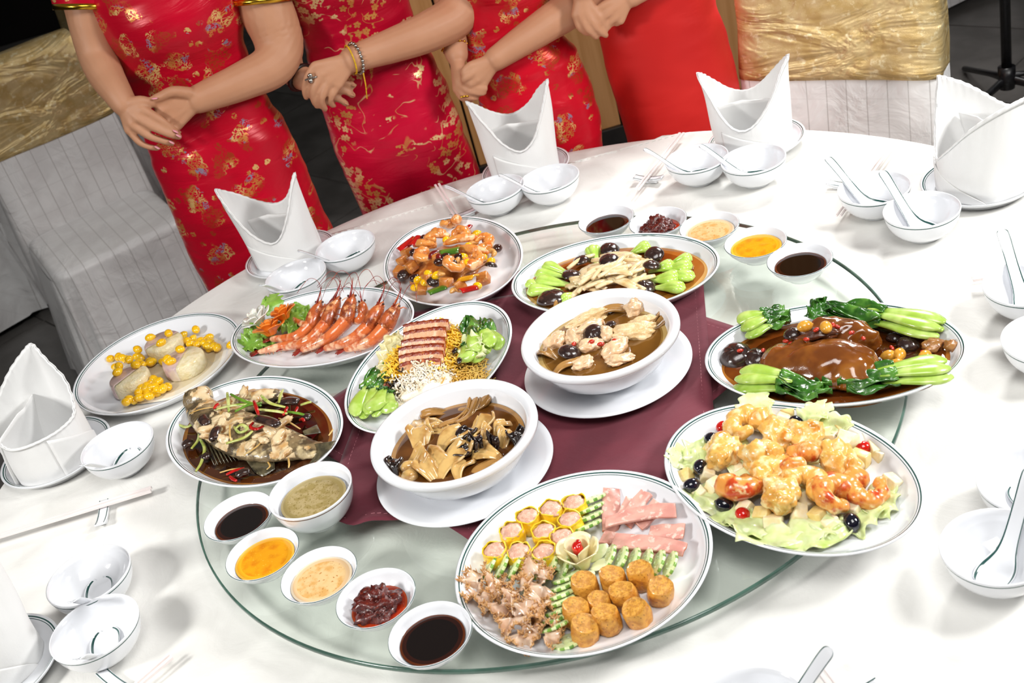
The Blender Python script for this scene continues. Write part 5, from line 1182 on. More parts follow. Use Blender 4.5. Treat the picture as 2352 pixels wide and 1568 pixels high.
for i, p in enumerate(GB):
    o = gink(r=.0084) if i == 0 else copy_tree(nut0)
    if i == 0: nut0 = o
    o.location = at(p[0], p[1], AZ+.008+rnd.uniform(0, .009)); o.rotation_euler = (0, rnd.uniform(-.5, .5), rnd.random()*6)
    sd_ = 'right of the taro cakes' if p[0] > 420 else 'in front of the taro cakes' if p[1] > 855 else 'between the taro cakes at the left'
    tag(o, f'yellow ginkgo nut in the syrup {sd_}', 'nut', f'ginkgo nuts {sd_}')
# ---------------------------------------------------------------- steamed fish
XZ = plz('fish')+.0075
S_fis = [mat('fish_sauce', '#2a1206', .05, '#200c04', 14, coat=.6), mat('fish_sauce_thin', '#45220c', .06, coat=.5), mat('fish_sauce_edge', '#8a5a2a', .08)]
o = liquid(.165, .111, .0142, S_fis, 'soy_broth', wob=.035, seed=9, edge=.8); o.location = PL['fish'].location; o.rotation_euler = (0, 0, radians(-53.4)); tag(o, 'dark soy broth around the steamed fish', 'sauce')
M_fsk = mat('fish_skin', '#84704f', .3, '#4c3f2c', 34, .40, .6, '#cdb98e', 26, .52, .62, bump=.7, bsc=150, coat=.4)
M_ffl = mat('fish_flesh', '#dcc69e', .3, '#bd945c', 40, .42, .64, '#8f6436', 26, .56, .68, bump=.4, bsc=100, coat=.4, sss=.2)
M_ffin = mat('fish_fin', '#5f573f', .3, '#3f3a2a', 60, coat=.4)
g = G()
F = [(452, 925, .020, .028), (478, 955, .026, .040), (520, 980, .030, .052), (570, 1003, .031, .057), (620, 1018, .028, .052), (665, 1026, .022, .040), (705, 1032, .016, .028), (735, 1034, .012, .022)]
pts = [tuple(at(a, b, XZ+.004+z*.55)) for a, b, z, w_ in F]; P = spl([p+(z, w_) for p, (a, b, z, w_) in zip(pts, F)], 26)
g.tube([p[:3] for p in P], [(p[4]*.80, p[3]*.62) for p in P], 22)
g.blob(at(455, 915, XZ+.022), (.027, .024, .019), .12, 1.6, 2, 4); g.blob(at(595, 912, XZ+.014), (.042, .017, .013), .25, 1.6, 5, 4, Matrix.Rotation(radians(-20), 3, 'Z'))
g.blob(at(540, 935, XZ+.018), (.04, .018, .016), .25, 1.6, 6, 4, Matrix.Rotation(radians(-20), 3, 'Z'))
fish = remesh(g, 'steamed_fish', [M_fsk, M_ffl], .0026, 3)
# scored flesh patches on the upper flank take the pale material
me = fish.data; mi = [0]*len(me.polygons)
for p in me.polygons:
    c = p.center; k = noise.noise(Vector((c.x*32, c.y*32, 4)))+.5*noise.noise(Vector((c.x*80, c.y*80, 1)))
    a = pxof(c); 
    if p.normal.z > .35 and k > .05: mi[p.index] = 1
me.polygons.foreach_set('material_index', mi)
if len(me.materials) < 2: me.materials.append(M_ffl)
vsn = [v.co.copy() for v in me.vertices]
for v in me.vertices:
    k = noise.noise(Vector((v.co.x*60, v.co.y*60, 2))); v.co.z += .0022*k+.0012*noise.noise(v.co*170)
tag(fish, 'steamed whole fish with torn pale flesh lying in dark broth', 'fish')
def fin(name, base, tips, label=None, n=14, m=None):
    g = G()
    B = spl([tuple(at(a, b, XZ+z)) for a, b, z in base], n); T = spl([tuple(at(a, b, XZ+z)) for a, b, z in tips], n)
    g.sheet(n, 6, lambda u, v: tuple(Vector(B[min(n-1, int(u*(n-1)+.5))]).lerp(Vector(T[min(n-1, int(u*(n-1)+.5))]), v)+Vector((0, 0, .0012*(int(u*(n-1)+.5) % 2)))))
    return g.obj(name, m or M_ffin, fish, thick=.0012)
fin('tail_fin', [(722, 1020, .018), (728, 1034, .016), (725, 1046, .012)], [(772, 1012, .030), (752, 1040, .020), (706, 1072, .010)])
fin('rear_fin', [(550, 1035, .014), (595, 1045, .012), (630, 1050, .010)], [(585, 1085, .008), (605, 1094, .007), (632, 1078, .008)])
fin('side_fin', [(695, 990, .020), (700, 1000, .018)], [(728, 975, .014), (738, 995, .012)], n=6)
for k in range(9):
    t = k/8; a = (468+75*t, 1012+28*t, .014); b = (488+66*t+4, 1068-4*t*3, .008); g = G()
    g.tube([at(*a[:2], XZ+a[2]), at((a[0]+b[0])/2, (a[1]+b[1])/2, XZ+.012), at(*b[:2], XZ+b[2])], [.0022, .0016, .0005], 6, round_=False); g.obj('fin_spine', M_ffin, fish)
g = G(); g.blob(at(446, 916, XZ+.038), (.0045, .0045, .0035), 0, sub=2); g.obj('eye', M_whr, fish)
rnd = random.Random(5)
FLK = [(500, 962), (512, 975), (478, 985), (560, 985), (580, 975), (598, 1000), (515, 1008), (575, 1022), (605, 1010), (545, 970), (650, 970), (500, 940), (585, 920), (560, 900), (480, 1000), (620, 990), (655, 1040), (525, 955), (640, 1005)]
for i, (px, py) in enumerate(FLK):
    g = G(); g.blob((0, 0, 0), (.014*rnd.uniform(.7, 1.2), .008, .005), .4, 1.6, i*1.3, 3); o = g.obj('flesh_flake', M_ffl, fish, loc=at(px, py, XZ+.036 if py > 930 else XZ+.03)); o.rotation_euler = (rnd.uniform(-.4, .4), rnd.uniform(-.4, .4), rnd.random()*3)
M_scal = mat('scallion', '#a9b04e', .3, '#c9cf86', 40, .4, .65, '#7f9a30', 30, .55, .7, coat=.4, sss=.15)
M_scag = mat('scallion_green', '#6f9a2c', .3, '#557f1e', 40, coat=.4)
M_ginr = mat('ginger_shred', '#d8b878', .35, '#c79f58', 60, coat=.2)
M_chl = mat('red_chilli_shred', '#c4160f', .15, '#9f0e0a', 50, coat=.6)
def curl(pts, r, m, name, label, cat, grp, flat=.6):
    g = G(); P = [at(a, b, XZ+z) for a, b, z in pts]; c = P[0].copy(); n = 16; Q = spl([tuple(p-c) for p in P], n); g.tube(Q, [(r*(.5+.5*sin(pi*min(1, .15+.85*i/(n-1)*.9))), r*.55) for i in range(n)], 6, round_=False); o = g.obj(name, m, loc=c); return tag(o, label, cat, grp)
SC_ = [([(522, 902, .04), (524, 920, .046), (526, 945, .042)], 0), ([(530, 905, .045), (560, 920, .048), (600, 932, .044)], 1), ([(495, 940, .042), (540, 930, .046), (590, 928, .044)], 0), ([(540, 945, .044), (570, 930, .048), (602, 925, .044)], 1), ([(460, 1008, .02), (470, 1030, .018), (462, 1062, .014), (450, 1082, .012)], 0), ([(440, 1030, .016), (455, 1010, .018), (458, 990, .02)], 0),
      ([(540, 985, .045), (555, 975, .05), (568, 985, .048), (550, 993, .046), (538, 980, .044)], 0), ([(580, 990, .045), (560, 1005, .046), (520, 1018, .042)], 0), ([(595, 940, .042), (640, 945, .038), (660, 950, .034)], 0), ([(655, 945, .032), (690, 950, .026), (712, 960, .018)], 1), ([(640, 925, .03), (645, 905, .026), (650, 895, .022)], 0), ([(600, 908, .04), (620, 925, .04), (655, 935, .034)], 0), ([(410, 975, .014), (430, 980, .014), (450, 968, .018)], 0), ([(690, 930, .016), (705, 925, .016), (715, 923, .016)], 0)]
for i, (pts, k) in enumerate(SC_): curl(pts, .0032, M_scag if k else M_scal, 'scallion_shred', ordlab([s[0][1][:2] for s in SC_], 'curled scallion shred', 'on the steamed fish')[i], 'scallion', 'scallion shreds on the fish')
GI_ = [([(435, 950, .03), (460, 940, .038), (490, 935, .04)], 0), ([(528, 975, .044), (528, 1000, .046), (534, 1018, .04)], 0), ([(560, 1045, .03), (590, 1025, .036), (612, 1002, .036)], 0), ([(505, 1085, .012), (530, 1078, .013), (552, 1075, .013)], 0), ([(615, 1060, .014), (620, 1070, .014), (613, 1078, .014)], 0), ([(755, 1000, .016), (762, 990, .018), (765, 985, .02)], 0), ([(640, 960, .034), (665, 970, .03), (690, 985, .026)], 0), ([(662, 1050, .02), (664, 1065, .014), (663, 1074, .012)], 0)]
for i, (pts, k) in enumerate(GI_): curl(pts, .0017, M_ginr, 'ginger_shred', ordlab([s[0][1][:2] for s in GI_], 'thin tan ginger shred', 'on the fish platter')[i], 'ginger', 'ginger shreds on the fish')
CL_ = [[(583, 920, .046), (588, 935, .05), (594, 953, .044)], [(660, 935, .036), (655, 945, .036), (650, 954, .034)], [(582, 970, .046), (575, 980, .046), (590, 985, .046), (606, 978, .044)], [(492, 938, .046), (497, 930, .046), (503, 927, .046)], [(683, 935, .026), (680, 942, .026), (678, 948, .026)], [(520, 1090, .012), (540, 1080, .014), (562, 1075, .013)], [(528, 1094, .012), (536, 1100, .012), (543, 1104, .012)], [(688, 965, .024), (694, 962, .026), (699, 968, .024)]]
for i, pts in enumerate(CL_): curl(pts, .0034, M_chl, 'chilli_shred', ordlab([p[1][:2] for p in CL_], 'bright red chilli shred', 'on the fish platter')[i], 'chilli', 'chilli shreds on the fish')
MU = [((588, 960), (640, 976), .05, .009, .0045), ((490, 1010), (500, 980), .04, .009, .004), ((635, 930), (685, 922), .024, .010, .004), ((545, 1092), (575, 1082), .014, .008, .005), ((422, 1024), (445, 1015), .016, .010, .006), ((470, 1055), (482, 1045), .013, .008, .005), ((465, 955), (478, 975), .036, .009, .004), ((690, 965), (712, 960), .018, .008, .004)]
for i, (a, b, z, wd, th) in enumerate(MU): tag(strip(a, b, XZ+z, wd, th, M_shii, 'mushroom_slice', .004), ordlab([m[0] for m in MU], 'dark mushroom slice', 'on the fish platter')[i], 'mushroom', 'mushroom slices on the fish')
# ---------------------------------------------------------------- covered banquet chairs, light stand
def stripe_mat():
    m = mat('chair_cover_satin', '#ecebea', .38, '#e2e0df', 10, sheen=.3); t = NT(m); b = t.n['Principled BSDF']
    tc = t.new('ShaderNodeTexCoord').outputs['Object']; sp = t.new('ShaderNodeSeparateXYZ'); t.ln(tc, sp.inputs[0])
    def line(v, per, wd): return t.math('LESS_THAN', t.math('ABSOLUTE', t.math('SUBTRACT', t.math('FRACT', t.math('MULTIPLY', v, 1/per)), .5)), wd)
    k = t.math('MAXIMUM', line(sp.outputs[0], .046, .028), t.math('MULTIPLY', line(t.math('ADD', sp.outputs[1], sp.outputs[2]), .085, .02), .22))
    old = b.inputs['Base Color'].links[0].from_socket
    t.ln(t.mix(k, old, lin('#c4c1bf')), b.inputs['Base Color'])
    bn = t.new('ShaderNodeBump'); bn.inputs['Strength'].default_value = .5; bn.inputs['Distance'].default_value = .02
    t.ln(t.noise(9, 4, tc, dist=1), bn.inputs['Height']); t.ln(bn.outputs[0], b.inputs['Normal']); return m
M_cov = stripe_mat()
def gold_mat():
    m = mat('gold_lame', '#dcc38e', .36, '#c9aa6c', 26, .35, .7, '#f0e0b4', 60, .55, .72, metal=.5); t = NT(m); b = t.n['Principled BSDF']
    tc = t.new('ShaderNodeTexCoord').outputs['Object']
    mp = t.new('ShaderNodeMapping'); mp.inputs['Rotation'].default_value = (0, .5, 0); mp.inputs['Scale'].default_value = (1, 1, 2.4); t.ln(tc, mp.inputs[0])
    b1 = t.new('ShaderNodeBump'); b1.inputs['Strength'].default_value = .9; b1.inputs['Distance'].default_value = .022; t.ln(t.noise(5, 3, mp.outputs[0], dist=1.2), b1.inputs['Height'])
    b2 = t.new('ShaderNodeBump'); b2.inputs['Strength'].default_value = .5; b2.inputs['Distance'].default_value = .001; t.ln(t.noise(700, 1, tc), b2.inputs['Height']); t.ln(b1.outputs[0], b2.inputs['Normal']); t.ln(b2.outputs[0], b.inputs['Normal']); return m
M_gold = gold_mat()
def srect(w, d, r, n):           # rounded rectangle outline
    out = []
    for i in range(n):
        t = 2*pi*i/n; c, s = cos(t), sin(t); e = .28
        out.append((w*.5*abs(c)**e*(1 if c > 0 else -1), d*.5*abs(s)**e*(1 if s > 0 else -1)))
    return out
def loft(rows, n=72, cap0=True, cap1=True, warp=None):  # rows (w, d, cx, cy, z)
    g = G(); vs = []
    for k, (w_, d_, cx, cy, z) in enumerate(rows):
        for i, (x, y) in enumerate(srect(w_, d_, 0, n)):
            p = Vector((x+cx, y+cy, z)); vs.append(tuple(p+warp(p, k, i) if warp else p))
    fs = [[k*n+i, k*n+(i+1) % n, (k+1)*n+(i+1) % n, (k+1)*n+i] for k in range(len(rows)-1) for i in range(n)]
    if cap0: fs.append(list(range(n))[::-1])
    if cap1: fs.append([(len(rows)-1)*n+i for i in range(n)])
    return g.add(vs, fs)
def chair(loc, rz, label, W=.42, D=.40, group='covered banquet chairs', seed=0):
    r = empty('banquet_chair', (loc[0], loc[1], 0), rz); by = D*.5+.035
    def wr(a): return lambda p, k, i: Vector((0, a*noise.noise(p*7+Vector((seed, 0, 0))), 0))+Vector((a*.6*noise.noise(p*6+Vector((0, seed, 3))), 0, 0))
    zs = [.03, .15, .3, .46, .6, .74, .76]
    loft([(W+.05*(1-z), .085+.06*(1-z/.8), 0, by+.06*(z-.45)*(z > .45), z) for z in zs], warp=wr(.012)).obj('back_cover', M_cov, r)
    zs = [.735, .75, .80, .86, .92, .97, 1.0, 1.015]
    loft([(W+.012-.05*max(0, z-.98)/.035, .098-.05*max(0, z-.97)/.045, 0, by+.06*(z-.45), z) for z in zs], warp=wr(.016)).obj('gold_band', M_gold, r)['label'] = 'gold lame band over the chair back'
    loft([(W*1.0, D, 0, -.01, .44), (W*1.02, D*1.02, 0, -.01, .465), (W*.99, D*.98, 0, -.01, .482), (W*.9, D*.86, 0, -.01, .487)], warp=wr(.006)).obj('seat_cover', M_cov, r)
    def sk(p, k, i): a = k/6; t = 2*pi*i/96; return Vector((p.x, p.y, 0)).normalized()*(.016*a*sin(t*13+seed)+.012*a*sin(t*29))
    loft([(W*1.02+.012*k, D*1.02+.012*k, 0, -.01, .462-.072*k) for k in range(7)], n=96, cap0=False, cap1=False, warp=sk).obj('skirt', M_cov, r)
    return tag(r, label, 'chair', group)
chair((-1.115, 3.505), radians(24), 'white covered chair with a gold back band standing at the far left', seed=1)
chair((.725, 2.315), radians(-40), 'white covered chair with a wide gold back band at the right of the table', W=.45, seed=2)
p = at(40, 70, .85); chair((p.x, p.y), radians(-60), 'dim covered chair with a gold band in the dark far left corner', seed=3)
chair((p.x-.42, p.y-.62), radians(-50), 'dim covered chair behind the left chair, cut off by the left edge', seed=4)
p = at(2225, 18, .0); chair((p.x, p.y+.26), radians(8), 'white covered chair at the top right, only its skirt hem in view', seed=5)
# light stand at the right
M_blk = mat('black_metal', '#0d0d0e', .35, '#17171a', 60)
s0 = (1.735, 3.42); zc = av(2332, 168, s0[1]).z
ls = tag(empty('light_stand', (s0[0], s0[1], 0)), 'black light stand with spread legs at the right edge behind the napkin', 'light stand')
g = G(); g.tube([(0, 0, .12), (0, 0, 1.2), (0, 0, 2.35)], [.016, .0155, .012], 14, round_=False); g.obj('pole', M_blk, ls)
g = G(); g.tube([(0, 0, zc-.03), (0, 0, zc+.03)], [.027, .027], 14, round_=False); g.tube([(.02, -.01, zc), (.055, -.02, zc)], [.01, .008], 10); g.obj('collar', M_blk, ls)
g = G(); g.tube([(0, 0, .12), (0, 0, .16)], [.024, .024], 14, round_=False); g.obj('lower_collar', M_blk, ls)
d_ = Vector((.75-1.66, 1.9-3.3, .75-2.28)).normalized()
g = G(); g.box((-.02, -.26, -.26), (.0, .26, .26)); g.box((-.10, -.12, -.12), (-.02, .12, .12)); lh = g.obj('lamp_head', M_blk, ls, loc=Vector((1.66-s0[0], 3.30-s0[1], 2.28))-d_*.03, smooth=False, bevel=.01); lh.rotation_euler = d_.to_track_quat('X', 'Z').to_euler()
for k in range(3):
    a = k*2*pi/3+3.5; g = G(); g.tube([(.02*cos(a), .02*sin(a), zc-.01), (.46*cos(a), .46*sin(a), .012)], [.011, .010], 8); g.obj('leg', M_blk, ls)
    g = G(); g.tube([(.015*cos(a), .015*sin(a), .14), (.24*cos(a), .24*sin(a), zc*.5)], [.006, .006], 6); g.obj('brace', M_blk, ls)
# ---------------------------------------------------------------- four hostesses in red
M_skn = mat('skin', '#c18e6e', .5, '#b98565', 8, .35, .7, bump=.06, bsc=500, sss=.12, spec=.35)
M_nail = mat('pink_nail', '#e59aa6', .15, coat=.6)
M_eyew = mat('eye_white', '#efece6', .2); M_lip = mat('lip_red', '#b5404a', .35)
M_hair = mat('black_hair', '#15100e', .35, '#231a16', 40)
M_shoe = mat('shoe_red', '#7a0f14', .3, coat=.3)
M_gjew = mat('gold_jewel', '#d9a836', .2, metal=1)
M_sjew = mat('silver_jewel', '#c9c6bf', .15, '#8f8b84', 300, .4, .6, metal=1)
M_ystr = mat('yellow_string', '#e2b50c', .6, '#c99a08', 200)
M_strap = mat('dark_strap', '#1c1210', .4, '#2e1814', 60)
def satin(name, base, dark, kind):
    m = bpy.data.materials.new(name); m.use_nodes = True; t = NT(m); b = t.n['Principled BSDF']
    tc = t.new('ShaderNodeTexCoord').outputs['Object']; sp = t.new('ShaderNodeSeparateXYZ'); t.ln(tc, sp.inputs[0])
    cb = t.new('ShaderNodeCombineXYZ'); t.ln(sp.outputs[0], cb.inputs[0]); t.ln(sp.outputs[2], cb.inputs[1]); V = cb.outputs[0]
    col = t.mix(t.ramp(t.noise(5, 2, tc), .35, .7), lin(base), lin(dark)); gold = None
    def vor(scale, rnd=1.0):
        v = t.new('ShaderNodeTexVoronoi'); v.voronoi_dimensions = '2D'; v.inputs['Scale'].default_value = scale; v.inputs['Randomness'].default_value = rnd; t.ln(V, v.inputs['Vector']); return v
    def line(nz, wd): return t.math('SUBTRACT', 1, t.ramp(t.math('ABSOLUTE', t.math('SUBTRACT', nz, .5)), wd*.4, wd))
    if kind == 'dragon':
        c = vor(13, .95); clus = t.math('SUBTRACT', 1, t.ramp(t.math('ADD', c.outputs['Distance'], t.math('MULTIPLY', t.math('SUBTRACT', t.noise(26, 2, V), .5), 1.1)), .30, .36))
        sc = t.new('ShaderNodeSeparateColor'); t.ln(c.outputs['Color'], sc.inputs[0])
        fil = t.math('MULTIPLY', t.math('MAXIMUM', line(t.noise(60, 1.5, V, dist=1.6), .05), line(t.noise(95, 1, V, dist=.8), .06)), t.math('MULTIPLY', clus, t.math('GREATER_THAN', sc.outputs[0], .12)))
        d = vor(27, .9); sd = t.new('ShaderNodeSeparateColor'); t.ln(d.outputs['Color'], sd.inputs[0])
        spot = t.math('MULTIPLY', t.math('MULTIPLY', t.math('LESS_THAN', t.math('ADD', d.outputs['Distance'], t.math('MULTIPLY', t.noise(120, 1, V), .18)), .27), t.math('GREATER_THAN', sd.outputs[1], .42)), t.ramp(t.noise(150, 1, V), .42, .5))
        gold = t.math('MULTIPLY', t.math('MAXIMUM', fil, spot), .85)
        n = t.noise(30, 1, V); gc = t.mix(t.ramp(n, .5, .56), lin('#c98a45'), lin('#e3c27a')); gc = t.mix(t.ramp(t.noise(42, 0, V), .62, .66), gc, lin('#8d93ad')); gc = t.mix(t.ramp(t.noise(17, 0, V), .50, .60), gc, lin('#a8401f'))
    elif kind == 'plum':
        f = vor(52, .85); vs_ = t.new('ShaderNodeVectorMath'); vs_.operation = 'SUBTRACT'; t.ln(V, vs_.inputs[0]); t.ln(f.outputs['Position'], vs_.inputs[1])
        s2 = t.new('ShaderNodeSeparateXYZ'); t.ln(vs_.outputs[0], s2.inputs[0]); an = t.math('ARCTAN2', s2.outputs[1], s2.outputs[0])
        rad = t.math('ADD', .25, t.math('MULTIPLY', t.math('ABSOLUTE', t.math('COSINE', t.math('MULTIPLY', an, 2.5))), .20))
        fl_ = t.math('MULTIPLY', t.math('LESS_THAN', f.outputs['Distance'], rad), t.math('GREATER_THAN', f.outputs['Distance'], .055))
        cl = t.noise(9, 2, V, dist=1.2); clus = t.ramp(cl, .53, .56)
        br = t.math('MULTIPLY', line(t.noise(13, 2, V, dist=.5), .012), t.ramp(cl, .44, .50))
        gold = t.math('MAXIMUM', t.math('MULTIPLY', fl_, clus), t.math('MULTIPLY', br, .6)); gc = t.mix(t.ramp(t.noise(12, 0, V), .5, .6), lin('#e6c890'), lin('#c98a4a'))
    if gold is not None:
        col = t.mix(gold, col, gc); t.ln(t.math('MULTIPLY', gold, .35), b.inputs['Metallic'])
    t.ln(col, b.inputs['Base Color'])
    b.inputs['Roughness'].default_value = .30 if kind != 'plain' else .5; b.inputs['Sheen Weight'].default_value = .2 if kind != 'plain' else .3; b.inputs['Sheen Tint'].default_value = lin('#ff5a5a')
    b.inputs['Specular Tint'].default_value = lin('#ffb0b0'); b.inputs['Coat Weight'].default_value = 0
    bn = t.new('ShaderNodeBump'); bn.inputs['Strength'].default_value = .35 if kind != 'plain' else .15; bn.inputs['Distance'].default_value = .012
    mp = t.new('ShaderNodeMapping'); mp.inputs['Scale'].default_value = (5, 5, 18); mp.inputs['Rotation'].default_value = (0, .25, 0); t.ln(tc, mp.inputs[0])
    t.ln(t.noise(1, 4, mp.outputs[0], dist=.8), bn.inputs['Height']); t.ln(bn.outputs[0], b.inputs['Normal']); return m
def interp(tab, z):
    if z <= tab[0][0]: return tab[0][1]
    for (a, p), (b, q) in zip(tab, tab[1:]):
        if z <= b: k = (z-a)/(b-a); k = k*k*(3-2*k)*.5+k*.5; return p+(q-p)*k
    return tab[-1][1]
def person(label, rows, yc, zsh, dmat, arms, hands, hem=.22, depth=.70, yaw=0, sleeves=(), seed=0, cuff=None):
    L, R = [], []
    for a, b, c, d in rows:
        p = av(a, b, yc); q = av(c, d, yc); L.append((p.z, p.x)); R.append((q.z, q.x))
    L.sort(); R.sort(); x0 = (L[0][1]+R[0][1])/2; hw = (R[0][1]-L[0][1])/2
    zt = max(L[-1][0], R[-1][0]); xt = (L[-1][1]+R[-1][1])/2; ht = (R[-1][1]-L[-1][1])/2
    L = [(hem, x0-hw*.86), (.45, x0-hw*.95)]+L+[(zt+.05, xt-ht*1.08), (zsh-.06, xt-.172), (zsh-.02, xt-.155), (zsh+.01, xt-.115), (zsh+.03, xt-.058)]
    R = [(hem, x0+hw*.86), (.45, x0+hw*.95)]+R+[(zt+.05, xt+ht*1.08), (zsh-.06, xt+.172), (zsh-.02, xt+.155), (zsh+.01, xt+.115), (zsh+.03, xt+.058)]
    L = sorted(L); R = sorted(R)
    def sec(z, t, k=1.0):
        l, r = interp(L, z), interp(R, z); c = (l+r)/2; h = (r-l)/2*k; e = .92
        dp = min(h, .165)*depth
        q = min(1, max(0, (z-zsh+.13)/.16)); dp = dp*(1-q)+min(dp, .058)*q
        bust = .035*exp(-((z-(zsh-.19))/.07)**2)*(max(0, -sin(t)))**1.5
        bel = .012*exp(-((z-(zsh-.62))/.13)**2)*max(0, -sin(t))
        x = h*abs(cos(t))**e*(1 if cos(t) > 0 else -1); y = dp*abs(sin(t))**e*(1 if sin(t) > 0 else -1)
        return Vector((c+x, yc+y-bust*k-bel*k, z))
    # dress
    nu, nv = 120, 150; zs = [hem+(zsh+.03-hem)*j/(nv-1) for j in range(nv)]; wz = zsh-.36
    def fn(u, v):
        z = hem+(zsh+.03-hem)*v; t = 2*pi*u; p = sec(z, t)
        k = exp(-((z-wz)/.13)**2)*.9+.25+.5*exp(-((z-wz+.22)/.09)**2)
        w_ = noise.noise(Vector((p.x*7+seed, p.y*7, z*30+p.x*9)))*.6+noise.noise(Vector((p.x*4+seed*2, p.y*5, z*55-p.x*14)))*.4
        n = Vector((p.x-(interp(L, z)+interp(R, z))/2, p.y-yc, 0)).normalized()
        return p+n*(.0065*k*w_*(1 if dmat[1] != 'plain' else .35))
    # body
    g = G(); rr = []
    for j in range(36):
        z = .70+(zsh+.02-.70)*j/35; rr.append([tuple(sec(z, 2*pi*i/40, .88)) for i in range(40)])
    vs = [p for r in rr for p in r]; fs = [[k*40+i, k*40+(i+1) % 40, (k+1)*40+(i+1) % 40, (k+1)*40+i] for k in range(35) for i in range(40)]+[list(range(40))[::-1], [35*40+i for i in range(40)]]
    g.add(vs, fs)
    lx = (L[0][1]+R[0][1])/2
    for s in (-1, 1):
        a = lx+s*.062; q = min(1, hw/.16); g.tube([(a, yc, .80), (a, yc-.01, .5), (a-s*.01, yc+.005, .42), (a-s*.012, yc+.01, .22), (a-s*.012, yc+.015, .075)], [.060*q, .052*q, .046, .046, .032], 14)
        g.tube([(a-s*.012, yc+.03, .05), (a-s*.010, yc-.05, .045), (a-s*.008, yc-.13, .025)], [.03, .034, .024], 12, flat=.8)
    hx = xt; hz = zsh+.185; hy = yc-.02
    g.tube([(hx, yc, zsh-.03), (hx, yc-.005, zsh+.05), (hx, hy, zsh+.10)], [.075, .055, .05], 16)
    g.blob((hx, hy, hz+.012), (.074, .092, .098), .03, 1.2, seed, 4); g.blob((hx, hy-.035, hz-.055), (.052, .055, .058), 0, sub=3)
    g.tube([(hx, hy-.088, hz+.012), (hx, hy-.105, hz-.022), (hx, hy-.095, hz-.034)], [.008, .0125, .009], 10)
    for s in (-1, 1):
        g.blob((hx+s*.075, hy+.01, hz-.01), (.010, .019, .028), 0, sub=2); g.blob((hx+s*.03, hy-.078, hz+.012), (.015, .012, .009), 0, sub=2)
    g.blob((hx, hy-.086, hz-.062), (.024, .011, .0075), 0, sub=2)
    for pts, s in zip(arms, (-1, 1) if av(*arms[0][0][:3]).x < av(*arms[1][0][:3]).x else (1, -1)):
        g.tube([(xt+s*.09, yc, zsh-.075), (xt+s*.145, yc, zsh-.075), tuple(av(*pts[0][:3]).lerp(av(*pts[1][:3]), .3))], [.04, .047, .050], 16)
        Q = spl([tuple(av(a, b, y))+(r,) for a, b, y, r in pts], 40); g.tube([q[:3] for q in Q], [(q[3], q[3]) for q in Q], 18)
    for H in hands:
        w0 = av(*H['wrist'])
        for k, f in enumerate(H['fingers']):
            K = av(*f[0]); g.tube([w0+(K-w0)*.05, w0+(K-w0)*.55, K], [.0175, .0135, .0108], 10)
            pts = [tuple(av(*q)) for q in f]; n = 14; Q = spl(pts, n); r0 = f[0][3] if len(f[0]) > 3 else (.0092, .0096, .009, .0078)[min(k, 3)]
            g.tube(Q, [r0*(1.06-.34*i/(n-1)+.05*sin(pi*2*i/(n-1)*1.5)) for i in range(n)], 10)
        for a, b in zip(H['fingers'], H['fingers'][1:]):
            A, B = av(*a[0]), av(*b[0]); g.tube([w0+(A-w0)*.5, (w0+(A-w0)*.8+w0+(B-w0)*.8)/2, (A+B)/2], [.014, .012, .009], 8)
        if 'thumb' in H:
            Q = spl([tuple(av(*q)) for q in H['thumb']], 14); g.tube(Q, [.0135-.0052*i/13 for i in range(14)], 10)
    body = remesh(g, 'person', [M_skn], .0034, 3); body['label'] = label; body['category'] = 'person'; body['group'] = 'hostesses in red dresses behind the table'
    dg_ = G(); dg_.sheet(nu, nv, lambda u, v: tuple(fn(u, v)), wrap=True); dr = dg_.obj('dress', dmat[0], body)
    for pts, r0, r1 in sleeves:
        s = G(); P = [av(*q) for q in pts]; s.tube(spl([tuple(p) for p in P], 12), [(r0+(r1-r0)*i/11) for i in range(12)], 28, caps=False); s.obj('sleeve', dmat[0], body, thick=.002)
        e = G(); d = (P[-1]-P[-2]).normalized(); e.tube([P[-1]-d*.008, P[-1]+d*.004], [r1+.0015]*2, 28, caps=False, round_=False); e.obj('sleeve_trim', M_gjew, body, thick=.002)
    for s in (-1, 1):
        for nm, m_, r_, dy in (('eye', M_eyew, (.0135, .006, .0062), -.0875), ('iris', M_oliv, (.0055, .003, .0055), -.0925), ('eyebrow', M_hair, (.017, .004, .0022), -.088)):
            q = G(); q.blob((hx+s*.03, hy+dy, hz+.012+(.02 if nm == 'eyebrow' else 0)), r_, 0, sub=2); q.obj(nm, m_, body)
    q = G(); q.blob((hx, hy-.094, hz-.062), (.021, .006, .0062), 0, sub=2); q.obj('lips', M_lip, body)
    h = G(); h.blob((hx, hy+.016, hz+.03), (.084, .094, .098), .04, 2, seed+2, 4); h.blob((hx, hy+.11, hz-.03), (.045, .04, .045), .1, 2, seed, 3)
    h.v = [(x, max(y, hy-.058 if z > hz+.055 else hy-.03+.02), z) for x, y, z in h.v]; h.obj('hair', M_hair, body)
    for s in (-1, 1):
        k = G(); a = lx+s*.062-s*.010; k.tube([(a, yc+.045, .035), (a, yc-.05, .028), (a+s*.002, yc-.150, .018)], [.030, .040, .026], 14, flat=.7); k.obj('shoe', M_shoe, body)
    return body, dr
def nail(body, p, d, label='pink fingernail', m=None, s=1):
    g = G(); g.blob((0, 0, 0), (.0068*s, .0044*s, .0018*s), 0, sub=2); o = g.obj('nail', m or M_nail, body, loc=p); o.rotation_euler = Vector(d).to_track_quat('X', 'Z').to_euler(); o['label'] = label; return o
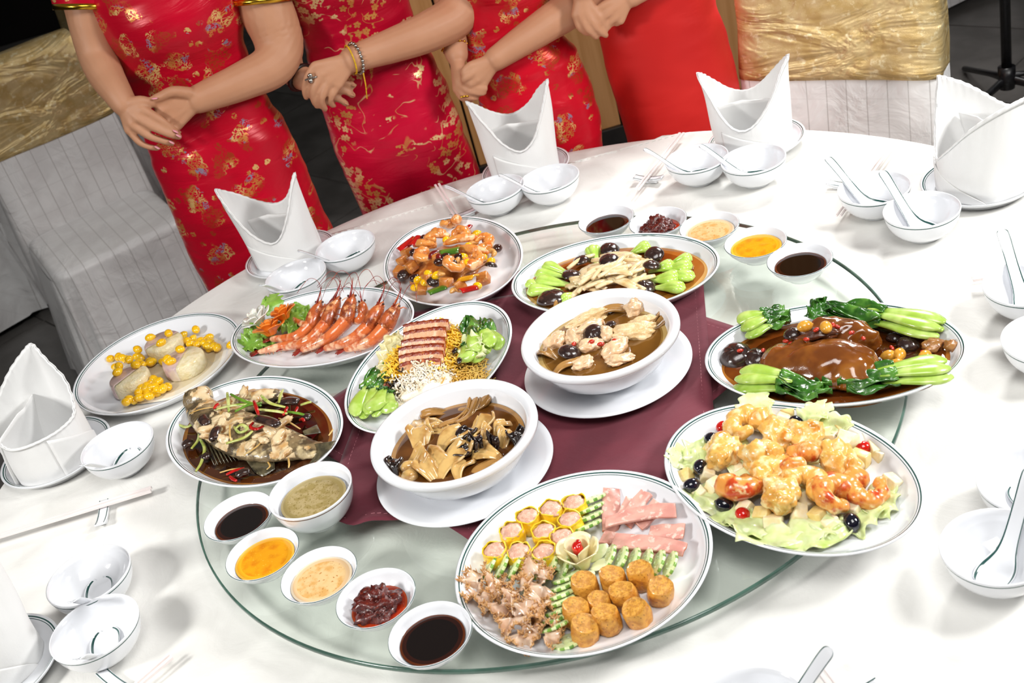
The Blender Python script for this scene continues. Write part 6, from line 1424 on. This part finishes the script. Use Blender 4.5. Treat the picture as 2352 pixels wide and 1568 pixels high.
def ring_on(body, name, pts, r, m, tube_r, label, beads=0):
    P = Vector(av(*pts[0])); d = (Vector(av(*pts[1]))-P).normalized(); up = Vector((0, 0, 1)); s = up.cross(d).normalized(); n = d.cross(s); g = G(); N = 28
    Q = [P+s*cos(2*pi*i/N)*r[0]+n*sin(2*pi*i/N)*r[1] for i in range(N+1)]; g.tube(Q, tube_r, 6, caps=False, round_=False)
    if beads:
        for i in range(beads): a = 2*pi*i/beads; g.blob(P+s*cos(a)*r[0]*1.04+n*sin(a)*r[1]*1.04, (tube_r*1.9,)*3, 0, sub=2)
    o = g.obj(name, m, body); o['label'] = label; return o
# hostess at the left: cloud and dragon brocade
y = 2.46
SA1 = (satin('brocade_dragon', '#c40a2a', '#ab0620', 'dragon'), 'brocade')
W1, D1 = person('leftmost person in a red dress with gold and blue cloud brocade, hands laid together', [(195, 0, 560, 0), (250, 100, 562, 100), (285, 190, 580, 170), (310, 235, 600, 205), (340, 345, 660, 290), (380, 445, 705, 390), (430, 570, 740, 480), (480, 665, 765, 525)], 2.60, 1.44, SA1,
    [[(183, -90, 2.60, .05), (197, 20, 2.57, .043), (222, 120, 2.55, .040), (243, 172, 2.51, .037), (268, 212, 2.47, .031), (288, 243, 2.45, .026)],
     [(592, -110, 2.60, .056), (605, 0, 2.58, .058), (640, 95, 2.56, .053), (625, 150, 2.53, .047), (560, 185, 2.50, .040), (495, 212, 2.48, .034), (450, 230, 2.465, .029)]],
    [dict(wrist=(286, 240, 2.45), fingers=[[(330, 252, 2.428), (368, 275, 2.422), (388, 290, 2.424), (405, 304, 2.432)], [(316, 270, 2.424), (358, 294, 2.416), (384, 306, 2.418), (412, 314, 2.428)], [(304, 285, 2.426), (344, 313, 2.418), (370, 322, 2.422), (396, 329, 2.430)], [(297, 300, 2.43), (322, 328, 2.424), (342, 337, 2.426), (363, 341, 2.432)]], thumb=[(300, 236, 2.44), (330, 232, 2.438), (352, 240, 2.445)]),
     dict(wrist=(455, 228, 2.462), fingers=[[(376, 234, 2.452), (362, 250, 2.452), (368, 264, 2.458)], [(372, 254, 2.448), (358, 274, 2.446), (372, 284, 2.456)], [(384, 276, 2.446), (374, 292, 2.446), (388, 300, 2.456)], [(404, 292, 2.450), (400, 304, 2.450), (412, 304, 2.460)]], thumb=[(436, 214, 2.452), (398, 210, 2.445), (372, 220, 2.444), (352, 228, 2.446)])],
    sleeves=[([(183, -95, 2.6), (188, -40, 2.585), (194, 18, 2.572)], .072, .060), ([(588, -120, 2.6), (594, -50, 2.59), (602, 2, 2.58)], .074, .068)], seed=1)
for q in ((404, 302, 2.421), (411, 312, 2.417), (395, 327, 2.419), (362, 339, 2.422)): nail(W1, av(*q)+Vector((0, -.002, .001)), av(q[0]+14, q[1]+7, q[2])-av(*q))
nail(W1, av(355, 226, 2.434), (-1, 0, .2))
# second hostess: plum blossom brocade
SA2 = (satin('brocade_plum', '#c40c34', '#aa0728', 'plum'), 'brocade')
W2, D2 = person('second person from the left in a red dress with golden plum blossoms, hands crossed', [(650, 0, 940, 0), (690, 60, 950, 50), (705, 140, 985, 112), (740, 255, 1030, 200), (775, 360, 1062, 290), (830, 485, 1100, 385)], 2.68, 1.42, SA2,
    [[(1072, -190, 2.68, .05), (1078, -60, 2.66, .05), (1050, 30, 2.63, .049), (985, 72, 2.59, .044), (900, 105, 2.56, .037), (850, 122, 2.54, .032), (805, 138, 2.525, .028)],
     [(610, -120, 2.70, .048), (640, 20, 2.67, .042), (656, 130, 2.63, .036), (672, 165, 2.59, .030), (700, 182, 2.56, .026)]],
    [dict(wrist=(806, 138, 2.525), fingers=[[(722, 152, 2.515), (705, 182, 2.512), (700, 204, 2.516), (704, 224, 2.524)], [(737, 172, 2.508), (720, 206, 2.504), (720, 226, 2.510), (729, 244, 2.518)], [(755, 187, 2.506), (740, 222, 2.502), (740, 238, 2.508), (747, 251, 2.518)], [(776, 196, 2.508), (762, 222, 2.506), (760, 234, 2.512), (765, 243, 2.52)]]),
     dict(wrist=(702, 184, 2.555), fingers=[[(752, 190, 2.54), (785, 190, 2.536), (800, 192, 2.536), (813, 197, 2.538)], [(752, 205, 2.538), (785, 207, 2.534), (800, 212, 2.534), (811, 219, 2.538)], [(750, 220, 2.538), (775, 226, 2.534), (786, 232, 2.536), (796, 239, 2.54)], [(745, 230, 2.54), (760, 238, 2.538), (768, 243, 2.54)]])],
    sleeves=[([(1068, -180, 2.68), (1076, -90, 2.665)], .07, .062)], seed=2)
ring_on(W2, 'watch', [(690, 178, 2.568), (700, 184, 2.558)], (.030, .027), M_strap, .006, 'dark watch strap on the wrist')
ring_on(W2, 'bracelet', [(818, 134, 2.530), (806, 138, 2.525)], (.031, .031), M_sjew, .0022, 'sparkling silver bracelet', 22)
ring_on(W2, 'string_bracelet', [(806, 137, 2.525), (795, 141, 2.522)], (.030, .031), M_ystr, .0018, 'yellow string bracelet')
g = G(); g.tube([av(834, 165, 2.51), av(840, 195, 2.505), av(843, 226, 2.508)], [.0016, .0014, .0012], 6); g.obj('string_tail', M_ystr, W2)['label'] = 'yellow string end hanging from the wrist'
g = G(); q = av(712, 174, 2.498); g.blob(q, (.006, .004, .006), 0, sub=2); g.blob(q+Vector((-.002, -.001, -.011)), (.0055, .004, .0055), 0, sub=2); g.tube([q+Vector((-.012, 0, -.006)), q+Vector((0, .002, -.006)), q+Vector((.012, 0, -.006))], .0022, 6); g.obj('ring', M_sjew, W2)['label'] = 'ring with two pale beads'
for q, d in (((812, 196, 2.53), (.7, 0, -.4)), ((810, 218, 2.53), (.7, 0, -.5)), ((796, 238, 2.531), (.6, 0, -.6))): nail(W2, av(*q), d, 'unpainted fingernail', M_skn, .9)
# third hostess, partly hidden by the napkin
SA3 = (satin('brocade_dragon_fine', '#c80e26', '#b0081c', 'dragon'), 'brocade')
W3, D3 = person('third person from the left in a red brocade dress behind the napkin, hands folded low', [(1050, 0, 1265, 0), (1060, 80, 1285, 70), (1075, 150, 1322, 110), (1095, 210, 1362, 200), (1115, 300, 1378, 270), (1135, 370, 1382, 330)], 2.66, 1.33, SA3,
    [[(1395, -190, 2.68, .046), (1372, -60, 2.65, .046), (1318, 12, 2.61, .043), (1250, 60, 2.58, .038), (1190, 100, 2.555, .032), (1135, 138, 2.535, .026)],
     [(1035, -120, 2.69, .042), (1036, 10, 2.67, .037), (1042, 90, 2.63, .031), (1050, 130, 2.60, .025)]],
    [dict(wrist=(1136, 138, 2.535), fingers=[[(1080, 152, 2.528), (1064, 166, 2.53), (1070, 182, 2.545)], [(1082, 170, 2.522), (1066, 182, 2.524), (1074, 194, 2.54)], [(1094, 184, 2.522), (1080, 196, 2.524), (1088, 204, 2.54)], [(1110, 192, 2.526), (1098, 204, 2.53), (1106, 208, 2.545)]]),
     dict(wrist=(1050, 132, 2.6), fingers=[[(1058, 182, 2.55), (1078, 196, 2.53), (1098, 202, 2.522), (1116, 203, 2.52)], [(1054, 192, 2.548), (1076, 207, 2.528), (1096, 212, 2.522), (1112, 213, 2.522)], [(1052, 200, 2.55), (1066, 218, 2.534), (1082, 224, 2.53), (1096, 224, 2.53)], [(1050, 206, 2.552), (1060, 224, 2.54), (1072, 230, 2.538), (1082, 230, 2.538)]])],
    sleeves=[([(1395, -190, 2.68), (1385, -120, 2.665)], .064, .058)], seed=3, depth=.78)
ring_on(W3, 'bracelet', [(1044, 108, 2.615), (1050, 128, 2.60)], (.027, .026), M_gjew, .0017, 'fine gold bracelet', 12)
g = G(); q = av(1067, 221, 2.522); g.tube([q+Vector((-.008, .002, 0)), q, q+Vector((.008, .002, -.003))], .0022, 6); g.obj('ring', M_gjew, W3)['label'] = 'small gold ring'
# fourth hostess, plain red skirt
SA4 = (satin('plain_red_wool', '#c42420', '#b61c1a', 'plain'), 'plain')
W4, D4 = person('rightmost person in a plain red dress beside the gold chair, hands folded', [(1395, 0, 1640, 0), (1378, 90, 1668, 80), (1395, 170, 1685, 150), (1420, 250, 1700, 220), (1440, 315, 1710, 300)], 2.66, 1.30, SA4,
    [[(1660, -260, 2.68, .046), (1640, -150, 2.63, .042), (1560, -90, 2.58, .037), (1490, -40, 2.55, .031), (1445, -8, 2.535, .026)],
     [(1365, -210, 2.69, .044), (1345, -120, 2.64, .039), (1335, -50, 2.57, .030), (1338, -15, 2.54, .026)]],
    [dict(wrist=(1338, -14, 2.54), fingers=[[(1362, 24, 2.525), (1380, 44, 2.52), (1389, 55, 2.522), (1397, 64, 2.526)], [(1348, 32, 2.522), (1368, 60, 2.516), (1380, 72, 2.518), (1392, 81, 2.524)], [(1334, 36, 2.524), (1350, 66, 2.518), (1360, 76, 2.52), (1371, 86, 2.526)], [(1322, 36, 2.53), (1330, 62, 2.526), (1340, 72, 2.528), (1350, 78, 2.532)]]),
     dict(wrist=(1440, -6, 2.535), fingers=[[(1392, 10, 2.525), (1376, 20, 2.525), (1378, 34, 2.535)], [(1400, 26, 2.52), (1388, 38, 2.52), (1392, 48, 2.53)], [(1412, 40, 2.522), (1402, 50, 2.522), (1405, 56, 2.532)], [(1424, 48, 2.526), (1416, 56, 2.53)]])], seed=4)
